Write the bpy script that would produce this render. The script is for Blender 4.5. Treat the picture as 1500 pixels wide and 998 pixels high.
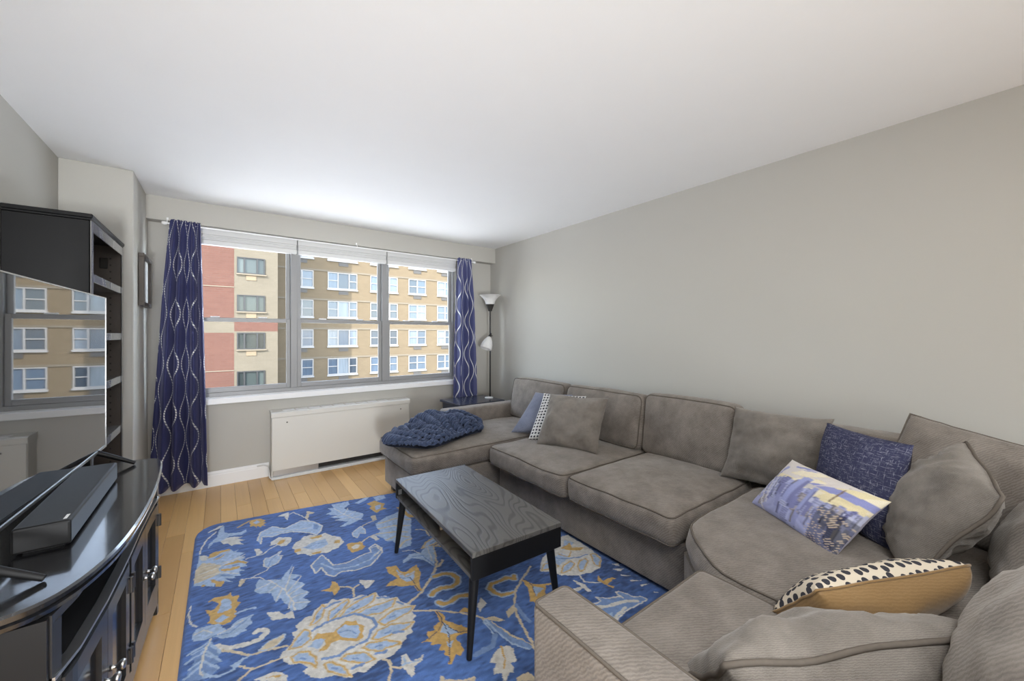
import bpy, bmesh, math, random
import numpy as np
from mathutils import Vector, Matrix, noise as mnoise

random.seed(7)
rng = np.random.default_rng(7)
PI = math.pi
for _o in list(bpy.data.objects):
    bpy.data.objects.remove(_o)
SC = bpy.context.scene
COL = SC.collection

# ------------------------------------------------------------------ camera
cam_d = bpy.data.cameras.new('camera')
cam_d.sensor_width = 36.0
cam_d.lens = 572.73 / 1500 * 36
cam_d.shift_y = -(499 - 490.15) / 1500
cam_d.clip_start = 0.05
cam = bpy.data.objects.new('camera', cam_d)
cam.location = (-2.870, -4.3306, 1.3356)
cam.rotation_euler = (PI / 2, 0, -math.radians(36.70))
COL.objects.link(cam)
SC.camera = cam

# ------------------------------------------------------------------ sky, sun, added fill lights, exposure
world = bpy.data.worlds.new('world')
SC.world = world
world.use_nodes = True
wn = world.node_tree
bg = wn.nodes['Background']
sky = wn.nodes.new('ShaderNodeTexSky')
sky.sky_type = 'NISHITA'
sky.sun_disc = False
sky.sun_elevation = math.radians(42)
sky.sun_rotation = math.radians(230)
hs = wn.nodes.new('ShaderNodeHueSaturation')      # thin high haze: a paler blue all over
hs.inputs['Saturation'].default_value = 0.60
wn.links.new(sky.outputs[0], hs.inputs['Color'])
wn.links.new(hs.outputs[0], bg.inputs[0])
bg.inputs[1].default_value = 1.45

def light(name, kind, loc, rot, energy, color=(1, 1, 1), sx=1.0, sy=1.0):
    d = bpy.data.lights.new(name, kind)
    d.energy = energy
    d.color = color
    if kind == 'AREA':
        d.shape = 'RECTANGLE'
        d.size = sx
        d.size_y = sy
    o = bpy.data.objects.new(name, d)
    o.location = loc
    o.rotation_euler = rot
    COL.objects.link(o)
    return o

# sun travels towards +X +Y and down, so it lights the street fronts opposite
sun_dir = Vector((0.76, 0.65, -0.80)).normalized()
s_ = light('sun', 'SUN', (-20, -20, 40), (0, 0, 0), 11.5, (1.0, 0.95, 0.88))
s_.rotation_euler = sun_dir.to_track_quat('-Z', 'Y').to_euler()
s_.data.angle = math.radians(0.5)
# added fill: three unseen area lights behind the camera that brighten the room
light('rear_fill_light', 'AREA', (-1.6, -7.35, 1.30), (PI / 2, 0, 0), 50, (0.94, 0.97, 1.0), 2.8, 1.9)
up = light('upward_fill_light', 'AREA', (-3.38, -6.9, 0.7), (0, 0, 0), 34, (0.94, 0.97, 1.0), 0.4, 0.9)
up.rotation_euler = (Vector((-2.2, -1.2, 2.45)) - up.location).to_track_quat('-Z', 'Y').to_euler()
up.data.spread = math.radians(80)
light('overhead_fill_light', 'AREA', (-2.7, -5.0, 2.43), (0, 0, 0), 40, (0.94, 0.97, 1.0), 1.0, 1.0)
SC.view_settings.view_transform = 'Standard'
SC.view_settings.look = 'None'
SC.view_settings.gamma = 1.0
SC.view_settings.use_curve_mapping = False
SC.view_settings.exposure = 0.40

# ------------------------------------------------------------------ helpers
def thing(name, label, cat, loc=(0, 0, 0), rz=0.0, group=None):
    o = bpy.data.objects.new(name, None)
    o.empty_display_size = 0.1
    o.location = loc
    o.rotation_euler = (0, 0, rz)
    COL.objects.link(o)
    o['label'] = label
    o['category'] = cat
    if group:
        o['group'] = group
    return o

def tag(o, label, cat, group=None):
    o['label'] = label
    o['category'] = cat
    if group:
        o['group'] = group
    return o

def struct(o):
    o['kind'] = 'structure'
    return o

def link(name, me, mats, parent=None, local=False):
    o = bpy.data.objects.new(name, me)
    COL.objects.link(o)
    if mats is not None:
        for m in (mats if isinstance(mats, (list, tuple)) else [mats]):
            if len(me.materials) < 8 and m.name not in [x.name for x in me.materials]:
                me.materials.append(m)
    if parent is not None:
        o.parent = parent
        if not local and parent.type == 'EMPTY' and parent.parent is None:
            o.matrix_parent_inverse = parent.matrix_basis.inverted()
    return o

def obj(name, bm, mats, parent=None, smooth=False, local=False, angle=None):
    me = bpy.data.meshes.new(name)
    bm.normal_update()
    bm.to_mesh(me)
    bm.free()
    if smooth:
        me.polygons.foreach_set('use_smooth', [True] * len(me.polygons))
        if angle:
            me.set_sharp_from_angle(angle=math.radians(angle))
    return link(name, me, mats, parent, local)

def box(bm, x0, x1, y0, y1, z0, z1, bev=0.0, seg=1, M=None):
    r = bmesh.ops.create_cube(bm, size=1.0)
    vs = r['verts']
    S = Matrix.Diagonal((abs(x1 - x0), abs(y1 - y0), abs(z1 - z0), 1))
    T = Matrix.Translation(((x0 + x1) / 2, (y0 + y1) / 2, (z0 + z1) / 2))
    bmesh.ops.transform(bm, matrix=(T @ S), verts=vs)
    if bev > 0:
        es = list({e for v in vs for e in v.link_edges})
        rr = bmesh.ops.bevel(bm, geom=es, offset=bev, segments=seg, affect='EDGES', profile=0.5)
        vs = list({v for f in rr['faces'] for v in f.verts} | {v for v in vs if v.is_valid})
    if M is not None:
        bmesh.ops.transform(bm, matrix=M, verts=vs)
    return vs

def bx(name, x0, x1, y0, y1, z0, z1, m, parent=None, bev=0.0, seg=1, local=False, M=None, smooth=False):
    bm = bmesh.new()
    box(bm, x0, x1, y0, y1, z0, z1, bev, seg, M)
    return obj(name, bm, m, parent, local=local, smooth=smooth)

def tube(bm, pts, r, n=8, closed=False, caps=True):
    """tube along points; r may be a number or a list"""
    P = [Vector(p) for p in pts]
    k = len(P)
    rings = []
    up = None
    for i, p in enumerate(P):
        if closed:
            t = (P[(i + 1) % k] - P[i - 1])
        else:
            t = P[min(i + 1, k - 1)] - P[max(i - 1, 0)]
        t.normalize()
        if up is None:
            up = Vector((0, 0, 1)) if abs(t.z) < 0.9 else Vector((1, 0, 0))
        a = (up - t * up.dot(t))
        if a.length < 1e-5:
            a = t.orthogonal()
        a.normalize()
        up = a
        b = t.cross(a)
        rr = r[i] if isinstance(r, (list, tuple)) else r
        rings.append([bm.verts.new(p + (a * math.cos(2 * PI * j / n) + b * math.sin(2 * PI * j / n)) * rr) for j in range(n)])
    m = k if closed else k - 1
    for i in range(m):
        A, B = rings[i], rings[(i + 1) % k]
        off = 0
        if closed and i == k - 1:   # match the twist
            best = min(range(n), key=lambda s: (B[s].co - A[0].co).length)
            off = best
        for j in range(n):
            bm.faces.new((A[j], A[(j + 1) % n], B[(j + 1 + off) % n], B[(j + off) % n]))
    if caps and not closed:
        bm.faces.new(list(reversed(rings[0])))
        bm.faces.new(rings[-1])

def lathe(bm, prof, c=(0, 0, 0), n=24, M=None):
    rings = []
    vs = []
    for (r, z) in prof:
        if r < 1e-6:
            v = bm.verts.new((c[0], c[1], c[2] + z))
            rings.append([v]); vs.append(v)
        else:
            ring = [bm.verts.new((c[0] + r * math.cos(2 * PI * j / n), c[1] + r * math.sin(2 * PI * j / n), c[2] + z)) for j in range(n)]
            rings.append(ring); vs += ring
    for A, B in zip(rings[:-1], rings[1:]):
        for j in range(n):
            a = [A[j % len(A)], A[(j + 1) % n % len(A)], B[(j + 1) % n % len(B)], B[j % len(B)]]
            u = []
            for v in a:
                if v not in u:
                    u.append(v)
            if len(u) >= 3:
                try:
                    bm.faces.new(u)
                except ValueError:
                    pass
    if M is not None:
        bmesh.ops.transform(bm, matrix=M, verts=vs)

def prism(bm, poly, z0, z1):
    a = [bm.verts.new((x, y, z0)) for x, y in poly]
    b = [bm.verts.new((x, y, z1)) for x, y in poly]
    n = len(poly)
    bm.faces.new(list(reversed(a)))
    bm.faces.new(b)
    for i in range(n):
        bm.faces.new((a[i], a[(i + 1) % n], b[(i + 1) % n], b[i]))

# ------------------------------------------------------------------ materials
def new_mat(name):
    m = bpy.data.materials.new(name)
    m.use_nodes = True
    nt = m.node_tree
    b = nt.nodes['Principled BSDF']
    return m, nt, b

def N(nt, typ, **kw):
    n = nt.nodes.new(typ)
    for k, v in kw.items():
        if k.startswith('i_'):
            key = k[2:]
            n.inputs[int(key) if key.isdigit() else key].default_value = v
        else:
            setattr(n, k, v)
    return n

def mth(nt, op, a, b=None):
    n = nt.nodes.new('ShaderNodeMath')
    n.operation = op
    for i, v in enumerate((a, b)):
        if v is None:
            continue
        if hasattr(v, 'links'):
            nt.links.new(v, n.inputs[i])
        else:
            n.inputs[i].default_value = v
    return n.outputs[0]

def mixc(nt, f, a, b):
    n = nt.nodes.new('ShaderNodeMix')
    n.data_type = 'RGBA'
    for i, v in ((0, f), (6, a), (7, b)):
        if hasattr(v, 'links'):
            nt.links.new(v, n.inputs[i])
        else:
            n.inputs[i].default_value = v if i == 0 else (*v[:3], 1)
    return n.outputs[2]

def bump(nt, b, h, strength=0.3, dist=0.005):
    n = nt.nodes.new('ShaderNodeBump')
    n.inputs['Strength'].default_value = strength
    n.inputs['Distance'].default_value = dist
    nt.links.new(h, n.inputs['Height'])
    nt.links.new(n.outputs[0], b.inputs['Normal'])

def coords(nt, kind='Object', scale=(1, 1, 1), rot=(0, 0, 0)):
    tc = nt.nodes.new('ShaderNodeTexCoord')
    mp = nt.nodes.new('ShaderNodeMapping')
    mp.inputs['Scale'].default_value = scale
    mp.inputs['Rotation'].default_value = rot
    nt.links.new(tc.outputs[kind], mp.inputs[0])
    return mp.outputs[0]

def noise(nt, vec, scale, detail=3, rough=0.5):
    n = nt.nodes.new('ShaderNodeTexNoise')
    n.inputs['Scale'].default_value = scale
    n.inputs['Detail'].default_value = detail
    n.inputs['Roughness'].default_value = rough
    nt.links.new(vec, n.inputs['Vector'])
    return n.outputs[0]

def ramp(nt, f, stops):
    n = nt.nodes.new('ShaderNodeValToRGB')
    el = n.color_ramp.elements
    while len(el) < len(stops):
        el.new(0.5)
    for e, (p, c) in zip(el, stops):
        e.position = p
        e.color = (*c[:3], 1) if hasattr(c, '__len__') else (c, c, c, 1)
    nt.links.new(f, n.inputs[0])
    return n.outputs[0]

def plain(name, col, rough=0.5, metal=0.0, var=0.0, vscale=6, bstr=0.0, bscale=300, spec=0.5, coat=0.0):
    m, nt, b = new_mat(name)
    b.inputs['Roughness'].default_value = rough
    b.inputs['Metallic'].default_value = metal
    b.inputs['Specular IOR Level'].default_value = spec
    b.inputs['Coat Weight'].default_value = coat
    v = coords(nt)
    f = noise(nt, v, vscale, 3)
    lo = [c * (1 - var) for c in col]
    hi = [min(1, c * (1 + var)) for c in col]
    nt.links.new(mixc(nt, f, lo, hi), b.inputs['Base Color'])
    if bstr:
        bump(nt, b, noise(nt, v, bscale, 2), bstr, 0.002)
    return m

MAT = {}
MAT['wall'] = plain('wall_paint', (0.49, 0.475, 0.435), 0.75, var=0.015, vscale=2, bstr=0.12, bscale=160, spec=0.3)
MAT['ceiling'] = plain('ceiling_paint', (0.86, 0.86, 0.86), 0.9, var=0.01, bstr=0.1, bscale=90, spec=0.2)
MAT['white'] = plain('white_trim_paint', (0.86, 0.86, 0.86), 0.35, var=0.01)
MAT['upvc'] = plain('window_frame_grey', (0.30, 0.30, 0.298), 0.35, var=0.01)
MAT['blind'] = plain('blind_white', (0.72, 0.72, 0.71), 0.55, var=0.01)
MAT['cover'] = plain('convector_enamel', (0.68, 0.665, 0.62), 0.4, var=0.01)
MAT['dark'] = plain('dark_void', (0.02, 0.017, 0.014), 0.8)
MAT['cable'] = plain('white_cable', (0.75, 0.75, 0.74), 0.5)
MAT['black'] = plain('black_satin', (0.008, 0.008, 0.0085), 0.45, var=0.2, spec=0.22)
MAT['blackwood'] = plain('black_painted_wood', (0.022, 0.022, 0.023), 0.26, var=0.25, vscale=30, bstr=0.08, bscale=120)
MAT['plastic'] = plain('black_plastic', (0.007, 0.007, 0.0075), 0.45, spec=0.3)
MAT['bezel'] = plain('tv_silver_bezel', (0.45, 0.45, 0.45), 0.3, metal=0.9)
MAT['nickel'] = plain('brushed_nickel', (0.55, 0.54, 0.52), 0.28, metal=1.0)
MAT['hinge'] = plain('dark_hinge_metal', (0.12, 0.11, 0.10), 0.4, metal=0.9)
MAT['lampmetal'] = plain('lamp_black_metal', (0.018, 0.017, 0.016), 0.45)
MAT['sidetable'] = plain('navy_black_lacquer', (0.035, 0.040, 0.060), 0.22, var=0.1)
MAT['coaster'] = plain('white_coaster', (0.8, 0.8, 0.78), 0.6)
MAT['paper'] = plain('print_paper', (0.62, 0.61, 0.58), 0.8, var=0.12, vscale=9)
MAT['pictureframe'] = plain('brown_frame_wood', (0.075, 0.058, 0.046), 0.4, var=0.2)
MAT['granite'] = None

def m_granite():
    m, nt, b = new_mat('tv_stand_black_top')
    v = coords(nt)
    f = noise(nt, v, 90, 5, 0.7)
    c = ramp(nt, f, [(0.45, (0.008, 0.008, 0.009)), (0.62, (0.018, 0.018, 0.019)), (0.80, (0.07, 0.07, 0.072))])
    nt.links.new(c, b.inputs['Base Color'])
    b.inputs['Roughness'].default_value = 0.24
    b.inputs['Coat Weight'].default_value = 0.8
    b.inputs['Coat Roughness'].default_value = 0.07
    bump(nt, b, noise(nt, v, 120, 3), 0.10, 0.002)
    return m
MAT['granite'] = m_granite()

def m_screen():
    m, nt, b = new_mat('tv_glass_screen')
    b.inputs['Base Color'].default_value = (0.012, 0.012, 0.013, 1)
    b.inputs['Roughness'].default_value = 0.03
    b.inputs['IOR'].default_value = 2.5
    v = coords(nt)
    f = noise(nt, v, 60, 4, 0.75)
    nt.links.new(ramp(nt, f, [(0.3, 0.02), (0.7, 0.02), (0.85, 0.10)]), b.inputs['Roughness'])
    bump(nt, b, noise(nt, v, 1.7, 1), 0.05, 0.01)
    return m
MAT['screen'] = m_screen()

def m_glass():
    m = bpy.data.materials.new('window_glass')
    m.use_nodes = True
    nt = m.node_tree
    nt.nodes.clear()
    out = nt.nodes.new('ShaderNodeOutputMaterial')
    tr = N(nt, 'ShaderNodeBsdfTransparent')
    tr.inputs[0].default_value = (0.96, 0.97, 0.97, 1)
    gl = N(nt, 'ShaderNodeBsdfGlossy', i_Roughness=0.02)
    fr = N(nt, 'ShaderNodeFresnel', i_IOR=1.05)
    mx = nt.nodes.new('ShaderNodeMixShader')
    nt.links.new(fr.outputs[0], mx.inputs[0])
    nt.links.new(tr.outputs[0], mx.inputs[1])
    nt.links.new(gl.outputs[0], mx.inputs[2])
    nt.links.new(mx.outputs[0], out.inputs[0])
    return m
MAT['glass'] = m_glass()

def m_plank():
    m, nt, b = new_mat('bamboo_plank')
    oi = nt.nodes.new('ShaderNodeObjectInfo')
    tc = nt.nodes.new('ShaderNodeTexCoord')
    off = nt.nodes.new('ShaderNodeVectorMath'); off.operation = 'MULTIPLY_ADD'
    cv = nt.nodes.new('ShaderNodeCombineXYZ')
    nt.links.new(oi.outputs['Random'], cv.inputs[0]); nt.links.new(oi.outputs['Random'], cv.inputs[1])
    nt.links.new(cv.outputs[0], off.inputs[0]); off.inputs[1].default_value = (37, 91, 0)
    nt.links.new(tc.outputs['Object'], off.inputs[2])
    mp = nt.nodes.new('ShaderNodeMapping'); mp.inputs['Scale'].default_value = (60, 1.6, 1)
    nt.links.new(off.outputs[0], mp.inputs[0])
    g = noise(nt, mp.outputs[0], 1.0, 4, 0.6)
    mp2 = nt.nodes.new('ShaderNodeMapping'); mp2.inputs['Scale'].default_value = (7, 2.2, 1)
    nt.links.new(off.outputs[0], mp2.inputs[0])
    g2 = noise(nt, mp2.outputs[0], 1.0, 3, 0.6)
    base = ramp(nt, oi.outputs['Random'], [(0.0, (0.572, 0.323, 0.111)), (0.5, (0.714, 0.425, 0.156)), (1.0, (0.841, 0.527, 0.205))])
    dark = mixc(nt, mth(nt, 'MULTIPLY', g, 0.5), base, (0.46, 0.25, 0.10))
    c = mixc(nt, mth(nt, 'MULTIPLY', g2, 0.35), dark, (0.72, 0.46, 0.21))
    nt.links.new(c, b.inputs['Base Color'])
    b.inputs['Roughness'].default_value = 0.30
    bump(nt, b, g, 0.05, 0.002)
    return m
MAT['plank'] = m_plank()
MAT['subfloor'] = plain('floor_joint_dark', (0.10, 0.06, 0.03), 0.8)

def m_fabric(name, col, col2, rib=900, rot=0.0, bstr=0.35, mott=5.0, mottle=0.55):
    m, nt, b = new_mat(name)
    v = coords(nt)
    n1 = ramp(nt, noise(nt, v, mott, 5, 0.65), [(0.30, 0.12), (0.72, 0.72)])
    vr = coords(nt, scale=(1, 1, 1), rot=(0.15, 0.2, rot))
    w = nt.nodes.new('ShaderNodeTexWave')
    w.wave_type = 'BANDS'; w.bands_direction = 'DIAGONAL'
    w.inputs['Scale'].default_value = rib / 20
    w.inputs['Distortion'].default_value = 5.0
    w.inputs['Detail'].default_value = 3
    w.inputs['Detail Scale'].default_value = 1.5
    nt.links.new(vr, w.inputs['Vector'])
    fine = noise(nt, v, 420, 2, 0.7)
    f = mth(nt, 'ADD', mth(nt, 'MULTIPLY', n1, mottle * 1.35), mth(nt, 'MULTIPLY', w.outputs[1], 0.24))
    f = mth(nt, 'ADD', f, mth(nt, 'MULTIPLY', fine, 0.18))
    f = mth(nt, 'SUBTRACT', f, 0.12)
    nt.links.new(mixc(nt, f, col, col2), b.inputs['Base Color'])
    b.inputs['Roughness'].default_value = 0.9
    b.inputs['Specular IOR Level'].default_value = 0.15
    b.inputs['Sheen Weight'].default_value = 0.35
    b.inputs['Sheen Roughness'].default_value = 0.45
    b.inputs['Sheen Tint'].default_value = (0.85, 0.8, 0.74, 1)
    h = mth(nt, 'ADD', mth(nt, 'MULTIPLY', w.outputs[1], 0.6), fine)
    crease = noise(nt, coords(nt, scale=(1.0, 1.6, 1.2), rot=(0.4, 0.7, rot + 0.5)), 9, 3, 0.5)
    h = mth(nt, 'ADD', h, mth(nt, 'MULTIPLY', crease, 7.0))
    bump(nt, b, h, bstr, 0.002)
    return m
MAT['sofa'] = m_fabric('sofa_taupe_chenille', (0.110, 0.093, 0.079), (0.355, 0.315, 0.275), mott=9)
MAT['piping'] = plain('sofa_piping', (0.135, 0.115, 0.096), 0.9, var=0.15, vscale=60, spec=0.1)
MAT['greypillow'] = m_fabric('grey_velvet_pillow', rib=1700, bstr=0.28, col=(0.112, 0.098, 0.084), col2=(0.325, 0.293, 0.258), mott=10)
MAT['bluegrey'] = m_fabric('blue_grey_pillow', (0.13, 0.145, 0.20), (0.27, 0.29, 0.37), mott=8)
MAT['tan'] = m_fabric('tan_satin_pillow', (0.22, 0.130, 0.052), (0.37, 0.24, 0.115), mott=4, bstr=0.1)
MAT['tan'].node_tree.nodes['Principled BSDF'].inputs['Roughness'].default_value = 0.45

def m_vcol(name, rough=0.9, bscale=260, bstr=0.5, sheen=0.2, dist=0.004):
    m, nt, b = new_mat(name)
    a = nt.nodes.new('ShaderNodeVertexColor'); a.layer_name = 'Col'
    v = coords(nt)
    f = noise(nt, v, bscale, 3, 0.7)
    c = mixc(nt, mth(nt, 'MULTIPLY', f, 0.5), a.outputs[0], (0.0, 0.0, 0.0))
    hs = nt.nodes.new('ShaderNodeHueSaturation'); hs.inputs['Value'].default_value = 1.28
    nt.links.new(c, hs.inputs['Color'])
    nt.links.new(hs.outputs[0], b.inputs['Base Color'])
    b.inputs['Roughness'].default_value = rough
    b.inputs['Specular IOR Level'].default_value = 0.15
    b.inputs['Sheen Weight'].default_value = sheen
    bump(nt, b, f, bstr, dist)
    return m
MAT['rug'] = m_vcol('rug_wool_pile')
MAT['print'] = m_vcol('printed_pillow_cloth', bscale=500, bstr=0.15, dist=0.001)

def m_dots(name, base, ink, cell, size, stretch=1.0, jitter=0.35):
    m, nt, b = new_mat(name)
    tc = nt.nodes.new('ShaderNodeTexCoord')
    mp = nt.nodes.new('ShaderNodeMapping')
    mp.inputs['Scale'].default_value = (1 / cell, stretch / cell, 1)
    nt.links.new(tc.outputs['UV'], mp.inputs[0])
    vo = nt.nodes.new('ShaderNodeTexVoronoi')
    vo.voronoi_dimensions = '2D'
    vo.inputs['Scale'].default_value = 1.0
    vo.inputs['Randomness'].default_value = jitter
    nt.links.new(mp.outputs[0], vo.inputs['Vector'])
    f = mth(nt, 'LESS_THAN', vo.outputs['Distance'], size)
    nt.links.new(mixc(nt, f, base, ink), b.inputs['Base Color'])
    b.inputs['Roughness'].default_value = 0.9
    b.inputs['Specular IOR Level'].default_value = 0.15
    bump(nt, b, noise(nt, coords(nt), 500, 2), 0.15, 0.001)
    return m
MAT['dots'] = m_dots('cream_cloth_black_ovals', (0.66, 0.58, 0.46), (0.045, 0.045, 0.055), 0.031, 0.36, 1.0, 0.45)
MAT['smalldots'] = m_dots('white_cloth_dark_dots', (0.66, 0.65, 0.63), (0.05, 0.05, 0.06), 0.027, 0.31, 1.0, 0.12)

def m_slub():
    m, nt, b = new_mat('navy_slub_weave')
    tc = nt.nodes.new('ShaderNodeTexCoord')
    def streak(sx, sy, thr):
        mp = nt.nodes.new('ShaderNodeMapping'); mp.inputs['Scale'].default_value = (sx, sy, 1)
        nt.links.new(tc.outputs['UV'], mp.inputs[0])
        return ramp(nt, noise(nt, mp.outputs[0], 1.0, 3, 0.7), [(thr, 0.0), (thr + 0.12, 1.0)])
    a = streak(28, 230, 0.55)
    c = streak(230, 28, 0.57)
    f = mth(nt, 'MAXIMUM', a, c)
    nt.links.new(mixc(nt, mth(nt, 'MULTIPLY', f, 0.75), (0.045, 0.048, 0.095), (0.36, 0.36, 0.43)), b.inputs['Base Color'])
    b.inputs['Roughness'].default_value = 0.95
    b.inputs['Specular IOR Level'].default_value = 0.1
    bump(nt, b, f, 0.25, 0.002)
    return m
MAT['slub'] = m_slub()

def m_curtain(name, dashed, base, base2):
    m, nt, b = new_mat(name)
    tc = nt.nodes.new('ShaderNodeTexCoord')
    sp = nt.nodes.new('ShaderNodeSeparateXYZ')
    nt.links.new(tc.outputs['UV'], sp.inputs[0])
    s, t = sp.outputs[0], sp.outputs[1]
    P, A, lam, w = 0.135, 0.047, 0.40, 0.0078
    sn = mth(nt, 'MULTIPLY', mth(nt, 'SINE', mth(nt, 'MULTIPLY', t, 2 * PI / lam)), A)
    def fam(x):
        q = mth(nt, 'FLOORED_MODULO', x, 2 * P)
        return mth(nt, 'ABSOLUTE', mth(nt, 'SUBTRACT', q, P))
    d1 = fam(mth(nt, 'ADD', s, sn))
    d2 = fam(mth(nt, 'ADD', mth(nt, 'SUBTRACT', s, sn), P))
    d = mth(nt, 'MINIMUM', d1, d2)
    f = mth(nt, 'LESS_THAN', d, w)
    if dashed:
        da = mth(nt, 'FLOORED_MODULO', mth(nt, 'ADD', t, mth(nt, 'MULTIPLY', s, 0.35)), 0.020)
        f = mth(nt, 'MULTIPLY', f, mth(nt, 'GREATER_THAN', da, 0.0055))
    nt.links.new(mixc(nt, f, base, (0.80, 0.80, 0.78)), b.inputs['Base Color'])
    b.inputs['Roughness'].default_value = 0.55
    b.inputs['Specular IOR Level'].default_value = 0.35
    b.inputs['Sheen Weight'].default_value = 0.3
    b.inputs['Sheen Tint'].default_value = (0.5, 0.5, 0.8, 1)
    tr = N(nt, 'ShaderNodeBsdfTranslucent')
    tr.inputs[0].default_value = (*base2, 1)
    mx = nt.nodes.new('ShaderNodeMixShader'); mx.inputs[0].default_value = 0.12
    out = nt.nodes['Material Output']
    nt.links.new(b.outputs[0], mx.inputs[1]); nt.links.new(tr.outputs[0], mx.inputs[2])
    nt.links.new(mx.outputs[0], out.inputs[0])
    return m
MAT['curtain'] = m_curtain('navy_curtain_dashed_ogee', True, (0.030, 0.034, 0.115), (0.10, 0.09, 0.25))
MAT['curtain2'] = m_curtain('blue_curtain_line_ogee', False, (0.070, 0.080, 0.200), (0.15, 0.15, 0.36))

def m_tabletop():
    m, nt, b = new_mat('black_stained_ash')
    nn = noise(nt, coords(nt, scale=(5.5, 1.15, 1.0)), 1.0, 1.2, 0.35)
    w = mth(nt, 'SINE', mth(nt, 'MULTIPLY', nn, 210.0))
    w = ramp(nt, mth(nt, 'ADD', mth(nt, 'MULTIPLY', w, 0.5), 0.5), [(0.0, 0.0), (0.10, 0.2), (0.38, 1.0)])
    g = noise(nt, coords(nt, scale=(230, 5, 1)), 1.0, 3, 0.6)
    big = noise(nt, coords(nt, scale=(11, 1.6, 1)), 1.0, 2, 0.5)
    c = mixc(nt, w, (0.022, 0.021, 0.019), (0.105, 0.100, 0.092))
    c = mixc(nt, mth(nt, 'MULTIPLY', g, 0.5), c, (0.060, 0.057, 0.052))
    c = mixc(nt, mth(nt, 'MULTIPLY', big, 0.4), c, (0.125, 0.119, 0.110))
    nt.links.new(c, b.inputs['Base Color'])
    b.inputs['Roughness'].default_value = 0.45
    bump(nt, b, mth(nt, 'ADD', w, mth(nt, 'MULTIPLY', g, 0.5)), 0.35, 0.002)
    return m
MAT['ash'] = m_tabletop()

def m_yarn():
    m, nt, b = new_mat('navy_chunky_yarn')
    v = coords(nt)
    f = noise(nt, v, 45, 3, 0.6)
    nt.links.new(mixc(nt, f, (0.008, 0.015, 0.040), (0.042, 0.066, 0.135)), b.inputs['Base Color'])
    b.inputs['Roughness'].default_value = 0.75
    b.inputs['Sheen Weight'].default_value = 0.2
    b.inputs['Sheen Tint'].default_value = (0.6, 0.7, 1, 1)
    bump(nt, b, noise(nt, v, 500, 2), 0.3, 0.002)
    return m
MAT['yarn'] = m_yarn()

def m_brick(name, c1, c2, mortar):
    m, nt, b = new_mat(name)
    v = coords(nt, rot=(PI / 2, 0, 0))
    t = nt.nodes.new('ShaderNodeTexBrick')
    t.inputs['Scale'].default_value = 1.0
    t.inputs['Brick Width'].default_value = 0.42
    t.inputs['Row Height'].default_value = 0.15
    t.inputs['Mortar Size'].default_value = 0.02
    t.inputs['Color1'].default_value = (*c1, 1)
    t.inputs['Color2'].default_value = (*c2, 1)
    t.inputs['Mortar'].default_value = (*mortar, 1)
    nt.links.new(v, t.inputs['Vector'])
    f = noise(nt, v, 0.8, 4, 0.6)
    c = mixc(nt, mth(nt, 'MULTIPLY', f, 0.6), t.outputs[0], [x * 0.62 for x in c1])
    nt.links.new(c, b.inputs['Base Color'])
    b.inputs['Roughness'].default_value = 0.9
    return m
MAT['red_brick'] = m_brick('red_brick', (0.062, 0.022, 0.013), (0.074, 0.029, 0.018), (0.066, 0.034, 0.024))
MAT['cream_brick'] = m_brick('cream_brick', (0.082, 0.069, 0.047), (0.095, 0.080, 0.056), (0.080, 0.069, 0.051))
MAT['tan_brick'] = m_brick('tan_brick', (0.102, 0.075, 0.043), (0.117, 0.088, 0.051), (0.098, 0.075, 0.046))
MAT['concrete'] = plain('concrete_band', (0.102, 0.084, 0.059), 0.85, var=0.1, vscale=2)
MAT['bframe'] = plain('far_window_frame', (0.210, 0.203, 0.194), 0.5)
MAT['aframe'] = plain('far_dark_frame', (0.007, 0.007, 0.007), 0.5)
MAT['grille'] = plain('ac_grille', (0.054, 0.050, 0.046), 0.6)
MAT['acpanel'] = plain('ac_sleeve_panel', (0.115, 0.083, 0.048), 0.7)

def m_pane():
    m, nt, b = new_mat('far_window_pane')
    oi = nt.nodes.new('ShaderNodeObjectInfo')
    v = coords(nt, scale=(9, 1, 0.6))
    cur = noise(nt, v, 1.0, 2)
    c = ramp(nt, oi.outputs['Random'], [(0.0, (0.023, 0.032, 0.041)), (0.35, (0.050, 0.073, 0.100)), (0.65, (0.091, 0.123, 0.164)), (1.0, (0.191, 0.218, 0.236))])
    c = mixc(nt, mth(nt, 'MULTIPLY', cur, 0.6), c, (0.03, 0.035, 0.045))
    nt.links.new(c, b.inputs['Base Color'])
    b.inputs['Roughness'].default_value = 0.06
    return m
MAT['pane'] = m_pane()
def m_pane_dark():
    m, nt, b = new_mat('far_dark_pane')
    oi = nt.nodes.new('ShaderNodeObjectInfo')
    c = ramp(nt, oi.outputs['Random'], [(0.0, (0.006, 0.007, 0.008)), (0.5, (0.022, 0.028, 0.027)), (1.0, (0.055, 0.066, 0.062))])
    nt.links.new(c, b.inputs['Base Color'])
    b.inputs['Roughness'].default_value = 0.10
    b.inputs['Specular IOR Level'].default_value = 0.3
    return m
MAT['pane_dark'] = m_pane_dark()

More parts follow.
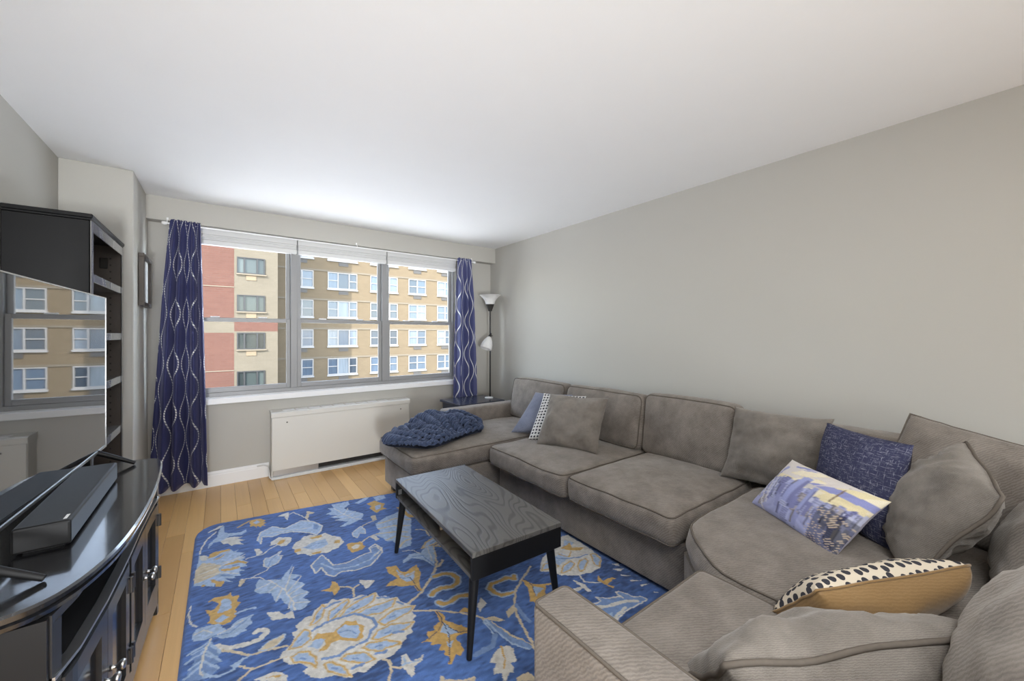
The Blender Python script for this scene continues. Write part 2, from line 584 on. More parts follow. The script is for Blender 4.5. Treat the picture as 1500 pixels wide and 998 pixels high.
# ------------------------------------------------------------------ room shell
H = 2.45
XL, XC, YC, YR = -3.69, -3.345, -0.66, -7.5     # left wall, pier side, pier front, rear wall
sub = struct(bx('floor', XL, 0, YR, 0.0, -0.06, -0.010, MAT['subfloor']))
pl_meshes = []
def plank_mesh(L):
    bm = bmesh.new()
    w, c = 0.0478, 0.0012
    vs = []
    for z, dx, dy in ((-0.010, 0, 0), (-c, 0, 0), (0, c, c)):
        vs.append([bm.verts.new((sx * (w - dx), sy * (L / 2 - 0.0006 - dy), z)) for sx, sy in ((-1, -1), (1, -1), (1, 1), (-1, 1))])
    for a, b_ in zip(vs[:-1], vs[1:]):
        for i in range(4):
            bm.faces.new((a[i], a[(i + 1) % 4], b_[(i + 1) % 4], b_[i]))
    bm.faces.new(vs[-1])
    me = bpy.data.meshes.new('plank')
    bm.normal_update(); bm.to_mesh(me); bm.free()
    me.materials.append(MAT['plank'])
    return me
PW = 0.0967
lens_ = [0.62, 0.92, 1.22]
pm = {L: plank_mesh(L) for L in lens_}
x0 = -3.159 - PW * 5
k = 0
n_plank = 0
while x0 + PW <= 0.03:
    y = 0.0
    while y > -4.85:
        L = lens_[int(rng.integers(0, 3))]
        if y == 0.0:
            L = lens_[k % 3]
            k += 2 if k % 4 == 0 else 1
        o = bpy.data.objects.new('plank', pm[L])
        COL.objects.link(o)
        o.parent = sub
        o.location = (x0 + PW / 2, y - L / 2, 0)
        y -= L
        n_plank += 1
    x0 += PW
# the rest of the floor lies behind and under the camera: plain boards in one piece
bm = bmesh.new()
x0 = -3.159 - PW * 5
while x0 + PW <= 0.03:
    box(bm, x0 + 0.0006, x0 + PW - 0.0006, YR, -5.80, -0.0099, 0.0)
    x0 += PW
rest = obj('floor_boards_behind', bm, MAT['plank'], sub)
rest['kind'] = 'stuff'
rest.name = 'floorboard'

struct(bx('ceiling', XL - 0.1, 0.1, YR - 0.1, 0.15, H, H + 0.1, MAT['ceiling']))
struct(bx('wall_right', 0.0, 0.1, YR, 0.15, -0.06, H, MAT['wall']))
struct(bx('wall_left', XL - 0.1, XL, YR, 0.15, -0.06, H, MAT['wall']))
struct(bx('wall_rear', XL, 0, YR - 0.1, YR, -0.06, H, MAT['wall']))
struct(bx('wall_pier', XL, XC, YC, 0.0, -0.01, H, MAT['wall'], bev=0.004))
# window wall with its opening
WX0, WX1, WZ0, WZ1 = -3.17, -0.52, 0.775, 2.262
bm = bmesh.new()
box(bm, XL, WX0, 0, 0.15, -0.06, H)
box(bm, WX1, 0, 0, 0.15, -0.06, H)
box(bm, WX0, WX1, 0, 0.15, -0.06, WZ0)
box(bm, WX0, WX1, 0, 0.15, WZ1, H)
struct(obj('wall_back', bm, MAT['wall']))
struct(bx('wall_soffit', XC, 0, -0.114, 0.0, 2.261, H, MAT['wall']))

def baseboard(name, pts):
    prof = [(0.0, 0.0), (0.016, 0.0), (0.016, 0.095), (0.012, 0.103), (0.012, 0.112), (0.006, 0.125), (0.0, 0.130)]
    (ax, ay), (bx_, by) = pts
    d = Vector((bx_ - ax, by - ay, 0)).normalized()
    nrm = Vector((d.y, -d.x, 0))
    bm = bmesh.new()
    R = [[bm.verts.new((px + nrm.x * q, py + nrm.y * q, z)) for q, z in prof] for px, py in pts]
    n = len(prof)
    for i in range(n):
        bm.faces.new((R[0][i], R[0][(i + 1) % n], R[1][(i + 1) % n], R[1][i]))
    bm.faces.new(R[0]); bm.faces.new(list(reversed(R[1])))
    return struct(obj(name, bm, MAT['white']))
baseboard('baseboard_back', ((XC, 0), (-2.505, 0)))
baseboard('baseboard_back_right', ((-1.165, 0), (0, 0))).name = 'baseboard_back.001'
baseboard('baseboard_left', ((XC, YC), (XC, 0)))
baseboard('baseboard_right', ((0, 0), (0, YR)))

# window sill and apron
bm = bmesh.new()
box(bm, WX0 - 0.04, WX1 + 0.04, -0.045, 0.0, 0.722, 0.7745, 0.004)
box(bm, WX0 + 0.001, WX1 - 0.001, -0.001, 0.05, 0.7755, 0.780)
struct(obj('trim_1', bm, MAT['white']))
# window frame (mullions and surround)
bm = bmesh.new()
box(bm, WX0, WX1, 0.03, 0.11, 0.7755, 0.815)
box(bm, WX0, WX1, 0.03, 0.11, 2.225, WZ1)
box(bm, WX0, WX0 + 0.03, 0.03, 0.11, 0.815, 2.225)
box(bm, WX1 - 0.03, WX1, 0.03, 0.11, 0.815, 2.225)
for mx in (-2.292, -1.400):
    box(bm, mx - 0.028, mx + 0.028, 0.022, 0.115, 0.8155, 2.225, 0.002)
struct(obj('trim_2', bm, MAT['upvc']))
bays = [(WX0 + 0.03, -2.320), (-2.264, -1.428), (-1.372, WX1 - 0.03)]
for i, (a, c) in enumerate(bays):
    w = bpy.data.objects.new('window_%d' % (i + 1), None)
    w.location = ((a + c) / 2, 0.07, 0.815)
    COL.objects.link(w)
    struct(w)
    def sash(name, z0, z1, y0, y1, st=0.036, bot=0.036, top=0.036):
        bm = bmesh.new()
        box(bm, a + 0.001, a + st, y0, y1, z0, z1, 0.003)
        box(bm, c - st, c - 0.001, y0, y1, z0, z1, 0.003)
        box(bm, a + st, c - st, y0, y1, z0, z0 + bot, 0.003)
        box(bm, a + st, c - st, y0, y1, z1 - top, z1, 0.003)
        s = obj(name, bm, MAT['upvc'], w)
        bx('pane', a + st - 0.004, c - st + 0.004, (y0 + y1) / 2 - 0.002, (y0 + y1) / 2 + 0.002, z0 + bot - 0.004, z1 - top + 0.004, MAT['glass'], s)
        return s
    sash('lower_sash', 0.8155, 1.487, 0.036, 0.062, bot=0.045)
    s = sash('upper_sash', 1.452, 2.2245, 0.068, 0.094)
    if i == 1:
        pass
    bm = bmesh.new()
    for lx in ((a + (c - a) * 0.28), (a + (c - a) * 0.72)):
        box(bm, lx - 0.035, lx + 0.035, 0.036, 0.062, 1.4875, 1.499, 0.004)
    obj('sash_lock', bm, MAT['white'], w)

# raised blinds, one over each bay
gaps = [WX0 + 0.004, -2.270, -1.392, WX1 - 0.004]
labs = ['white raised blind over the left window bay by the dashed navy curtain',
        'white raised blind over the middle window bay',
        'white raised blind over the right window bay by the corner lamp']
for i in range(3):
    a, c = gaps[i] + 0.004, gaps[i + 1] - 0.004
    t = thing('window_blind', labs[i], 'blind', ((a + c) / 2, 0.0, 2.25), group='raised window blinds')
    bx('headrail', a, c, -0.035, 0.020, 2.205, 2.2605, MAT['blind'], t, 0.004)
    bm = bmesh.new()
    for q in range(3):
        z = 2.205 - 0.0145 * (q + 1)
        box(bm, a + 0.003, c - 0.003, -0.028 + 0.002 * (q % 2), 0.014, z + 0.0005, z + 0.014, 0.003)
    obj('folded_shade', bm, MAT['blind'], t)
    bx('bottom_rail', a + 0.001, c - 0.001, -0.034, 0.016, 2.118, 2.160, MAT['blind'], t, 0.005)

# ------------------------------------------------------------------ street fronts across the way
YA, YB = 29.0, 34.7
def facade_windows(parent, y, specs, frame, name='window', depth=0.14, pane='pane'):
    for (xa, xb, za, zb, divs, meet) in specs:
        bm = bmesh.new()
        f = 0.07
        box(bm, xa, xa + f, y - 0.06, y + depth, za, zb)
        box(bm, xb - f, xb, y - 0.06, y + depth, za, zb)
        box(bm, xa + f, xb - f, y - 0.06, y + depth, za, za + f)
        box(bm, xa + f, xb - f, y - 0.06, y + depth, zb - f, zb)
        cuts = [xa + f] + [xa + (xb - xa) * d for d in divs] + [xb - f]
        for d in divs:
            xd = xa + (xb - xa) * d
            box(bm, xd - 0.05, xd + 0.05, y - 0.05, y + depth, za + f, zb - f)
        if meet:
            for ca, cb, mt in zip(cuts[:-1], cuts[1:], meet):
                if mt:
                    zm = za + (zb - za) * 0.5
                    box(bm, ca, cb, y - 0.03, y + 0.06, zm - 0.035, zm + 0.035)
        w = obj(name, bm, frame, parent)
        for ca, cb in zip(cuts[:-1], cuts[1:]):
            bx('pane', ca, cb, y + 0.04, y + 0.07, za + f * 0.5, zb - f * 0.5, MAT[pane], w)

def facade_wall(bm, x0, x1, z0, z1, y, holes, thick=0.5):
    """wall made of boxes around rectangular holes"""
    xs = sorted({x0, x1, *[h[0] for h in holes], *[h[1] for h in holes]})
    zs = sorted({z0, z1, *[h[2] for h in holes], *[h[3] for h in holes]})
    for i in range(len(xs) - 1):
        run = None
        for j in range(len(zs) - 1):
            cx, cz = (xs[i] + xs[i + 1]) / 2, (zs[j] + zs[j + 1]) / 2
            solid = not any(h[0] < cx < h[1] and h[2] < cz < h[3] for h in holes)
            if solid:
                if run is None:
                    run = zs[j]
                if j == len(zs) - 2:
                    box(bm, xs[i], xs[i + 1], y, y + thick, run, zs[j + 1])
            elif run is not None:
                box(bm, xs[i], xs[i + 1], y, y + thick, run, zs[j])
                run = None

ta = thing('apartment_building', 'red and cream brick apartment building in the left window bay with dark framed windows', 'building', (-6, YA, -12))
rows = [(8.25 + 1.0, 9.40 + 1.0), (5.62, 6.77), (2.95, 4.12), (0.28, 1.47), (-2.45, -1.25), (-5.1, -3.9)]
rows = [r for r in rows if r[0] < 7]
bm = bmesh.new(); facade_wall(bm, -14, -2.11, -12, 20, YA, [(-14, -2.11, 1.45, 2.22)])
obj('red_wall', bm, MAT['red_brick'], ta)
bx('cream_band', -14, -2.11, YA, YA + 0.5, 1.45, 2.22, MAT['cream_brick'], ta)
bm = bmesh.new(); facade_wall(bm, -2.11, 0.5, -12, 20, YA, [(-1.96, -0.30, z0, z1) for z0, z1 in rows] + [(-2.11, 0.5, 1.56, 2.22)])
obj('cream_wall', bm, MAT['cream_brick'], ta)
bx('red_band', -2.11, 0.5, YA, YA + 0.5, 1.56, 2.22, MAT['red_brick'], ta)
bm = bmesh.new()
for z in (4.60, 2.24, -1.20):
    box(bm, -14, -2.11 if z != 2.24 else 0.5, YA - 0.03, YA - 0.001, z, z + 0.06)
obj('string_course', bm, MAT['concrete'], ta)
facade_windows(ta, YA, [(-1.96, -0.30, z0, z1, (0.26, 0.72), None) for z0, z1 in rows], MAT['aframe'], pane='pane_dark')
for z0, z1 in rows:
    bx('window_sill', -2.0, -0.2, YA - 0.12, YA - 0.001, z0 - 0.09, z0 - 0.002, MAT['concrete'], ta)
    bx('vent_panel', -1.42, -0.82, YA - 0.04, YA - 0.001, z0 - 0.45, z0 - 0.11, MAT['acpanel'], ta)

tb = thing('apartment_building', 'long tan brick apartment building filling the middle and right window bays', 'building', (12, YB, -12))
cols = [(2.0, 3.85, (0.5,), (1, 1)), (5.04, 7.65, (0.34, 0.72), (1, 0, 1)), (8.90, 11.62, (0.36, 0.70), (1, 0, 1)),
        (12.80, 14.72, (0.5,), (1, 1)), (16.05, 17.9, (0.5,), (1, 1)), (-1.2, 1.0, (0.5,), (1, 1)), (19.4, 22.0, (0.34, 0.72), (1, 0, 1))]
bands = [7.25 + 2.66 * q for q in (-4, -3, -2, -1, 0, 1)]
holes = []; specs = []
for bz in bands:
    zt = bz - 0.14; zb = bz - 1.66
    for a, c, dv, mt in cols:
        holes.append((a, c, zb, zt))
        specs.append((a, c, zb, zt, dv, mt))
bm = bmesh.new(); facade_wall(bm, -10, 34, -12, 10.6, YB, holes)
obj('brick_wall', bm, MAT['tan_brick'], tb)
facade_windows(tb, YB, specs, MAT['bframe'])
for bz in bands:
    bx('string_course', -10, 34, YB - 0.05, YB - 0.001, bz - 0.13, bz + 0.03, MAT['concrete'], tb)
    for a, c, dv, mt in cols:
        bx('window_sill', a - 0.05, c + 0.05, YB - 0.12, YB - 0.001, bz - 1.80, bz - 1.665, MAT['bframe'], tb)
        cx = a + (c - a) * (0.5 if len(dv) == 1 else 0.53)
        bm = bmesh.new()
        for q in range(4):
            z = bz - 2.17 + 0.085 * q
            box(bm, cx - 0.42, cx + 0.42, YB - 0.05, YB - 0.001, z, z + 0.07)
        obj('vent_grille', bm, MAT['grille'], tb)
struct(bx('ground', -60, 80, 1.0, 70, -12.3, -12.0, plain('street_paving', (0.30, 0.29, 0.28), 0.9)))
struct(bx('ground_bounce', -16, 16, 3.0, 20.0, -12.0, -1.9, plain('white_bounce_surface', (0.80, 0.80, 0.79), 0.9)))  # unseen white block added to bounce sunlight up onto the ceiling

# ------------------------------------------------------------------ convector cover, cable
t = thing('convector_cover', 'white metal convector cover standing on the floor under the window', 'radiator', (-1.83, -0.08, 0))
bx('front_panel', -2.492, -1.176, -0.135, -0.125, 0.075, 0.565, MAT['cover'], t, 0.002)
bx('side_panel', -2.494, -2.484, -0.1245, -0.001, 0.02, 0.565, MAT['cover'], t)
bx('side_panel', -1.184, -1.174, -0.1245, -0.001, 0.02, 0.565, MAT['cover'], t)
bm = bmesh.new()
prof = [(-0.140, 0.567), (-0.140, 0.606), (-0.120, 0.616), (-0.001, 0.622), (-0.001, 0.567)]
A = [bm.verts.new((-2.498, y, z)) for y, z in prof]; B = [bm.verts.new((-1.170, y, z)) for y, z in prof]
for i in range(5):
    bm.faces.new((A[i], A[(i + 1) % 5], B[(i + 1) % 5], B[i]))
bm.faces.new(list(reversed(A))); bm.faces.new(B)
bmesh.ops.recalc_face_normals(bm, faces=bm.faces)
obj('top_cap', bm, MAT['cover'], t)
for q in range(9):
    x = -2.40 + q * 0.112
    bx('vent_slot', x, x + 0.096, -0.110, -0.035, 0.6175, 0.6205, MAT['white'], t, M=None)
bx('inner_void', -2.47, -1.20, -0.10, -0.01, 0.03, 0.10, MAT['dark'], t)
bx('kick_plate', -2.480, -2.10, -0.122, -0.112, 0.022, 0.085, MAT['bezel'], t)
bx('base_strip', -2.50, -1.17, -0.150, -0.06, 0.0005, 0.020, MAT['cable'], t, 0.003)
for sx, sz in ((-2.37, 0.513), (-1.275, 0.513)):
    bm = bmesh.new()
    lathe(bm, [(0, 0.003), (0.006, 0.002), (0.007, 0)], n=10, M=Matrix.Translation((sx, -0.135, sz)) @ Matrix.Rotation(PI / 2, 4, 'X'))
    obj('screw', bm, MAT['hinge'], t)
bm = bmesh.new()
tube(bm, [(-2.60, -0.022, 0.115), (-2.55, -0.026, 0.118), (-2.515, -0.04, 0.105), (-2.509, -0.08, 0.06), (-2.508, -0.12, 0.02), (-2.49, -0.160, 0.0062), (-2.30, -0.166, 0.0062), (-1.9, -0.170, 0.0062), (-1.25, -0.166, 0.0062)], 0.006, 6)
tag(obj('cable', bm, MAT['cable'], smooth=True), 'white cable dropping from the baseboard and running along the convector cover', 'cable')

# ------------------------------------------------------------------ curtains and rod
def curtain(mat, x_top, x_bot, z_top, z_bot, cloth, folds, yc, amp, phase, name, label, seed):
    t = thing(name, label, 'curtain', ((x_bot[0] + x_bot[1]) / 2, yc, z_bot))
    nu, nv = 150, 70
    me = bpy.data.meshes.new('panel')
    V = []; UV = []
    for j in range(nv + 1):
        v = j / nv                       # 0 top .. 1 bottom
        z = z_top + (z_bot - z_top) * v
        e = v ** 0.8
        xa = x_top[0] + (x_bot[0] - x_top[0]) * e
        xb = x_top[1] + (x_bot[1] - x_top[1]) * e
        for i in range(nu + 1):
            u = i / nu
            uu = u + 0.035 * math.sin(2 * PI * (u * 2 + seed * 0.3)) + 0.02 * math.sin(2 * PI * u * 5 + seed)* math.sin(2*v + seed)
            ph = 2 * PI * folds * uu + phase + 0.5 * math.sin(3 * v + seed)
            a = amp * (0.30 + 0.70 * min(1, v * 4))
            y = yc + (amp - a) * 0.6 + a * math.sin(ph) + a * 0.30 * math.sin(2 * ph + 1.3 + v)
            x = xa + (xb - xa) * u + 0.25 * a * math.cos(ph) * (1 if 0.03 < u < 0.97 else 0)
            zz = z + (0.006 * math.cos(ph * 2) if j == 0 else 0) + (0.012 * math.sin(ph + 0.6) if j == nv else 0)
            V.append((x, y, zz)); UV.append((u * cloth, zz))
    F = [(j * (nu + 1) + i, (j + 1) * (nu + 1) + i, (j + 1) * (nu + 1) + i + 1, j * (nu + 1) + i + 1) for j in range(nv) for i in range(nu)]
    me.from_pydata(V, [], F)
    uvl = me.uv_layers.new(name='UVMap')
    lv = np.empty(len(me.loops), dtype=np.int32); me.loops.foreach_get('vertex_index', lv)
    uvl.data.foreach_set('uv', np.array(UV, dtype=np.float32)[lv].ravel())
    me.polygons.foreach_set('use_smooth', [True] * len(me.polygons))
    o = link('panel', me, mat, t)
    md = o.modifiers.new('thick', 'SOLIDIFY'); md.thickness = 0.002
    return t
curtain(MAT['curtain'], (-3.195, -3.005), (-3.325, -2.955), 2.262, 0.10, 1.05, 3.6, -0.188, 0.046, 0.4, 'curtain', 'navy curtain with dashed silver wavy lines left of the window', 1.0)
curtain(MAT['curtain2'], (-0.577, -0.392), (-0.655, -0.325), 2.262, 0.08, 0.95, 2.7, -0.178, 0.032, 1.4, 'curtain', 'lighter blue curtain with thin white wavy lines right of the window', 2.2)
t = thing('curtain_rod', 'thin pale curtain rod along the top of the window', 'rod', (-1.8, -0.16, 2.235))
bm = bmesh.new(); tube(bm, [(-3.225, -0.152, 2.232), (-0.345, -0.152, 2.232)], 0.0065, 10)
obj('rod', bm, MAT['white'], t, smooth=True, angle=40)
for x in (-3.232, -0.338):
    bm = bmesh.new(); lathe(bm, [(0, -0.018), (0.012, -0.015), (0.014, 0.0), (0.012, 0.015), (0, 0.018)], n=12, M=Matrix.Translation((x, -0.152, 2.232)) @ Matrix.Rotation(PI / 2, 4, 'Y'))
    obj('finial', bm, MAT['white'], t, smooth=True)
for x in (-3.215, -1.74, -0.36):
    bm = bmesh.new(); tube(bm, [(x, -0.1145, 2.268), (x, -0.130, 2.262), (x, -0.152, 2.240)], 0.0035, 6); box(bm, x - 0.006, x + 0.006, -0.117, -0.1142, 2.264, 2.285)
    obj('bracket', bm, MAT['white'], t)

# ------------------------------------------------------------------ picture on the pier
t = thing('framed_picture', 'small dark framed print hanging on the pier left of the curtain', 'picture', (XC, -0.28, 1.73))
y0, y1, z0, z1 = -0.485, -0.085, 1.545, 1.925
bm = bmesh.new()
xw = XC + 0.003
for a in ((y0, y1, z1 - 0.028, z1), (y0, y1, z0, z0 + 0.028), (y0, y0 + 0.028, z0 + 0.028, z1 - 0.028), (y1 - 0.028, y1, z0 + 0.028, z1 - 0.028)):
    box(bm, xw, xw + 0.030, a[0], a[1], a[2], a[3], 0.002)
obj('frame', bm, MAT['pictureframe'], t)
bx('print', xw, xw + 0.010, y0 + 0.028, y1 - 0.028, z0 + 0.028, z1 - 0.028, MAT['paper'], t)

# ------------------------------------------------------------------ bookcase
CX, CY0, CY1, CZ = -3.400, -1.470, -0.668, 1.945
t = thing('bookcase', 'tall black bookcase with open shelves against the left wall', 'bookcase', (-3.55, -1.07, 0))
bx('side_panel', XL + 0.003, CX, CY0, CY0 + 0.022, 0, CZ - 0.03, MAT['black'], t, 0.004)
bx('side_panel', XL + 0.003, CX, CY1 - 0.022, CY1, 0, CZ - 0.03, MAT['black'], t, 0.003)
inner = plain('bookcase_inside_brown', (0.055, 0.042, 0.033), 0.5, var=0.2)
glareblk = plain('bookcase_face_glare', (0.17, 0.168, 0.165), 0.25, var=0.1, spec=1.0, coat=0.8)  # black face lightened in colour to paint the window glare on it
bx('back_panel', XL + 0.003, XL + 0.012, CY0 + 0.022, CY1 - 0.022, 0.05, CZ - 0.03, inner, t)
bm = bmesh.new()
box(bm, XL + 0.003, CX + 0.012, CY0 - 0.010, CY1, CZ - 0.022, CZ, 0.004)
box(bm, XL + 0.003, CX + 0.006, CY0 - 0.004, CY1, CZ - 0.030, CZ - 0.0225)
obj('top', bm, MAT['black'], t)
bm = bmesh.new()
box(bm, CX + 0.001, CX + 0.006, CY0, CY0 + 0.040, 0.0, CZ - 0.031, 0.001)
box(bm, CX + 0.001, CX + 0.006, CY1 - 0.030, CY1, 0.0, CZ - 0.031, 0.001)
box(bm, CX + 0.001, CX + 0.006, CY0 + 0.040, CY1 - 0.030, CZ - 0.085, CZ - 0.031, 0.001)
obj('face_frame', bm, glareblk, t)
bx('inner_lining', CX - 0.26, CX - 0.002, CY1 - 0.028, CY1 - 0.0225, 0.05, CZ - 0.03, inner, t)
bx('inner_lining', CX - 0.26, CX - 0.002, CY0 + 0.0225, CY0 + 0.028, 0.05, CZ - 0.03, inner, t)
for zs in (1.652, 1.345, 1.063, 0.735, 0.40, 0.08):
    bx('shelf', XL + 0.013, CX + 0.0005, CY0 + 0.029, CY1 - 0.029, zs - 0.045, zs, [glareblk], t, 0.002)
bm = bmesh.new()
for xx in (CX - 0.05, CX - 0.22):
    for q in range(32):
        z = 0.5 + q * 0.043
        box(bm, xx - 0.004, xx + 0.004, CY1 - 0.0295, CY1 - 0.0282, z - 0.005, z + 0.005)
obj('peg_holes', bm, MAT['dark'], t)
for zz in (1.80, 1.24):
    bx('wall_bracket', CX - 0.10, CX - 0.06, CY1 - 0.036, CY1 - 0.0285, zz - 0.035, zz + 0.035, MAT['dark'], t, 0.004)

# ------------------------------------------------------------------ TV stand
def outline(off=0.0):
    pts = [(-3.66, -1.765), (-3.20, -1.768), (-3.145, -1.775), (-3.108, -1.80), (-3.089, -1.86), (-3.076, -2.05), (-3.070, -2.25), (-3.070, -2.42), (-3.078, -2.62), (-3.095, -2.78),
           (-3.122, -2.89), (-3.152, -2.965), (-3.190, -3.015), (-3.245, -3.036), (-3.30, -3.040), (-3.66, -3.040)]
    if off == 0:
        return pts
    P = [Vector((x, y)) for x, y in pts]; out = []
    n = len(P)
    for i in range(n):
        d1 = (P[i] - P[i - 1]).normalized(); d2 = (P[(i + 1) % n] - P[i]).normalized()
        nr = Vector((-(d1 + d2).y, (d1 + d2).x))
        if nr.length < 1e-4:
            nr = Vector((-d1.y, d1.x))
        nr.normalize()
        q = P[i] - nr * off * -1
        out.append((max(q.x, -3.66), q.y))
    return out
def smooth_poly(pts, n=3):
    for _ in range(n):
        q = []
        for i in range(len(pts)):
            a, b_ = pts[i], pts[(i + 1) % len(pts)]
            q += [(0.75 * a[0] + 0.25 * b_[0], 0.75 * a[1] + 0.25 * b_[1]), (0.25 * a[0] + 0.75 * b_[0], 0.25 * a[1] + 0.75 * b_[1])]
        pts = q
    return pts
ZT = 0.740
t = thing('tv_stand', 'black bow-fronted media console with panelled doors under the television', 'tv stand', (-3.38, -2.4, 0))
def ring_loft(bm, layers, n=2):
    """layers: (offset, z) lofted outline rings; closed with caps"""
    R = []
    for off, z in layers:
        p = outline_cache[off]
        R.append([bm.verts.new((x, y, z)) for x, y in p])
    m = len(R[0])
    for A, B in zip(R[:-1], R[1:]):
        for i in range(m):
            bm.faces.new((A[i], A[(i + 1) % m], B[(i + 1) % m], B[i]))
    bm.faces.new(list(reversed(R[0]))); bm.faces.new(R[-1])
    bmesh.ops.recalc_face_normals(bm, faces=bm.faces)
base_out = outline()
cx_, cy_ = -3.40, -2.40
def shrink(d):
    """inset the outline by d towards the inside"""
    P = base_out; out = []
    n = len(P)
    for i in range(n):
        a, b_, c = Vector(P[i - 1]), Vector(P[i]), Vector(P[(i + 1) % n])
        tg = ((b_ - a).normalized() + (c - b_).normalized())
        nr = Vector((tg.y, -tg.x)).normalized()
        if nr.dot(Vector((cx_, cy_)) - b_) < 0:
            nr = -nr
        q = b_ + nr * d
        out.append((q.x, q.y))
    return out
def refine(pts):
    # smooth only the bowed front, keep the straight back
    fr = pts[1:-1]
    for _ in range(2):
        q = [fr[0]]
        for a, b_ in zip(fr[:-1], fr[1:]):
            q += [(0.75 * a[0] + 0.25 * b_[0], 0.75 * a[1] + 0.25 * b_[1]), (0.25 * a[0] + 0.75 * b_[0], 0.25 * a[1] + 0.75 * b_[1])]
        q.append(fr[-1]); fr = q
    return [pts[0]] + fr + [pts[-1]]
outline_cache = {d: refine(shrink(d)) if d else refine(base_out) for d in (0, 0.004, 0.006, 0.012, 0.016, 0.030)}
bm = bmesh.new()
ring_loft(bm, [(0.016, ZT - 0.040), (0.006, ZT - 0.036), (0.004, ZT - 0.026), (0.012, ZT - 0.022), (0.012, ZT - 0.019), (0.0, ZT - 0.014), (0.0, ZT - 0.005), (0.006, ZT)])
obj('top', bm, MAT['granite'], t, smooth=True, angle=25)
body_front = [p for p in outline_cache[0.030]]
# carcass: side panels, floor, shelf, back
bx('side_panel', -3.655, -3.135, -1.812, -1.792, 0.0, ZT - 0.041, MAT['blackwood'], t)
bm = bmesh.new(); box(bm, -3.60, -3.24, -2.98, -1.83, 0.612, 0.620); obj('inner_shelf', bm, MAT['blackwood'], t)
bx('side_panel', -3.655, -3.180, -3.016, -2.999, 0.0, ZT - 0.041, MAT['black'], t)
bx('back_panel', -3.655, -3.645, -2.990, -1.812, 0.03, ZT - 0.041, MAT['blackwood'], t)
# points along the bowed front for the door plane
FR = [(-3.110, -1.800), (-3.121, -1.93), (-3.129, -2.19), (-3.132, -2.44), (-3.141, -2.70), (-3.158, -2.93), (-3.176, -2.998)]
def front_x(y):
    ys = [p[1] for p in FR][::-1]; xs = [p[0] for p in FR][::-1]
    return float(np.interp(y, ys, xs))
def bow(bm, ya, yb, z0, z1, d0, d1, n=6):
    """slab following the bowed front between ya > yb, depth d0..d1 inwards from the front plane"""
    Y = [ya + (yb - ya) * i / n for i in range(n + 1)]
    R = []
    for y in Y:
        x = front_x(y)
        R.append([bm.verts.new(p) for p in ((x - d0, y, z0), (x - d1, y, z0), (x - d1, y, z1), (x - d0, y, z1))])
    for A, B in zip(R[:-1], R[1:]):
        for i in range(4):
            bm.faces.new((A[i], A[(i + 1) % 4], B[(i + 1) % 4], B[i]))
    bm.faces.new(list(reversed(R[0]))); bm.faces.new(R[-1])
    bmesh.ops.recalc_face_normals(bm, faces=bm.faces)
bm = bmesh.new(); bow(bm, -1.813, -2.989, 0.533, 0.547, 0.004, 0.48, 12); obj('shelf', bm, MAT['blackwood'], t)
bm = bmesh.new(); bow(bm, -1.800, -2.998, 0.045, 0.115, 0.0, 0.02, 12); obj('bottom_rail', bm, MAT['blackwood'], t)
bm = bmesh.new(); bow(bm, -1.813, -2.989, 0.100, 0.112, 0.021, 0.48, 12); obj('cabinet_floor', bm, MAT['blackwood'], t)
bm = bmesh.new(); bow(bm, -1.800, -2.998, ZT - 0.062, ZT - 0.0415, 0.0, 0.02, 12); obj('top_rail', bm, MAT['blackwood'], t)
bm = bmesh.new(); bow(bm, -1.800, -2.998, 0.5475, 0.556, -0.005, 0.02, 12); obj('edge_glint', bm, MAT['bezel'], t)  # shelf edge in pale metal, standing in for its specular highlight
for ya, yb in ((-1.800, -1.826), (-2.968, -2.998), (-2.385, -2.415)):
    bm = bmesh.new(); bow(bm, ya, yb, 0.0 if ya != -2.385 else 0.115, ZT - 0.062 if ya != -2.385 else 0.5465, 0.0, 0.03, 2); obj('stile', bm, MAT['blackwood'], t)
inglass = plain('door_dark_glass', (0.015, 0.015, 0.016), 0.12)
doors = [(-1.830, -2.103, -1), (-2.107, -2.381, 1), (-2.419, -2.690, -1), (-2.694, -2.964, 1)]
for (ya, yb, side) in doors:
    bm = bmesh.new()
    z0, z1, s = 0.120, 0.529, 0.050
    bow(bm, ya, ya - s, z0, z1, -0.004, 0.016, 2)
    bow(bm, yb + s, yb, z0, z1, -0.004, 0.016, 2)
    bow(bm, ya - s, yb + s, z1 - s, z1, -0.004, 0.016, 3)
    bow(bm, ya - s, yb + s, z0, z0 + s, -0.004, 0.016, 3)
    d = obj('door', bm, MAT['blackwood'], t)
    bm = bmesh.new(); bow(bm, ya - s, yb + s, z0 + s, z1 - s, 0.008, 0.012, 3)
    obj('door_panel', bm, inglass, d)
    yk = yb + 0.026 if side < 0 else ya - 0.026
    xk = front_x(yk) + 0.004
    bm = bmesh.new()
    lathe(bm, [(0.0, 0.0), (0.009, 0.001), (0.006, 0.006), (0.005, 0.014), (0.012, 0.020), (0.015, 0.027), (0.012, 0.033), (0, 0.035)], n=14,
          M=Matrix.Translation((xk, yk, 0.33)) @ Matrix.Rotation(PI / 2, 4, 'Y'))
    obj('knob', bm, MAT['nickel'], d, smooth=True)
    yh = ya + 0.004 if side < 0 else yb - 0.004
    for zz in (0.45, 0.20):
        bm = bmesh.new()
        lathe(bm, [(0, 0.0), (0.006, 0.0), (0.006, 0.055), (0, 0.055)], n=10, M=Matrix.Translation((front_x(yh) + 0.009, yh, zz - 0.027)))
        box(bm, front_x(yh) + 0.003, front_x(yh) + 0.006, yh - 0.012, yh + 0.012, zz - 0.024, zz + 0.024)
        obj('hinge', bm, MAT['hinge'], d)

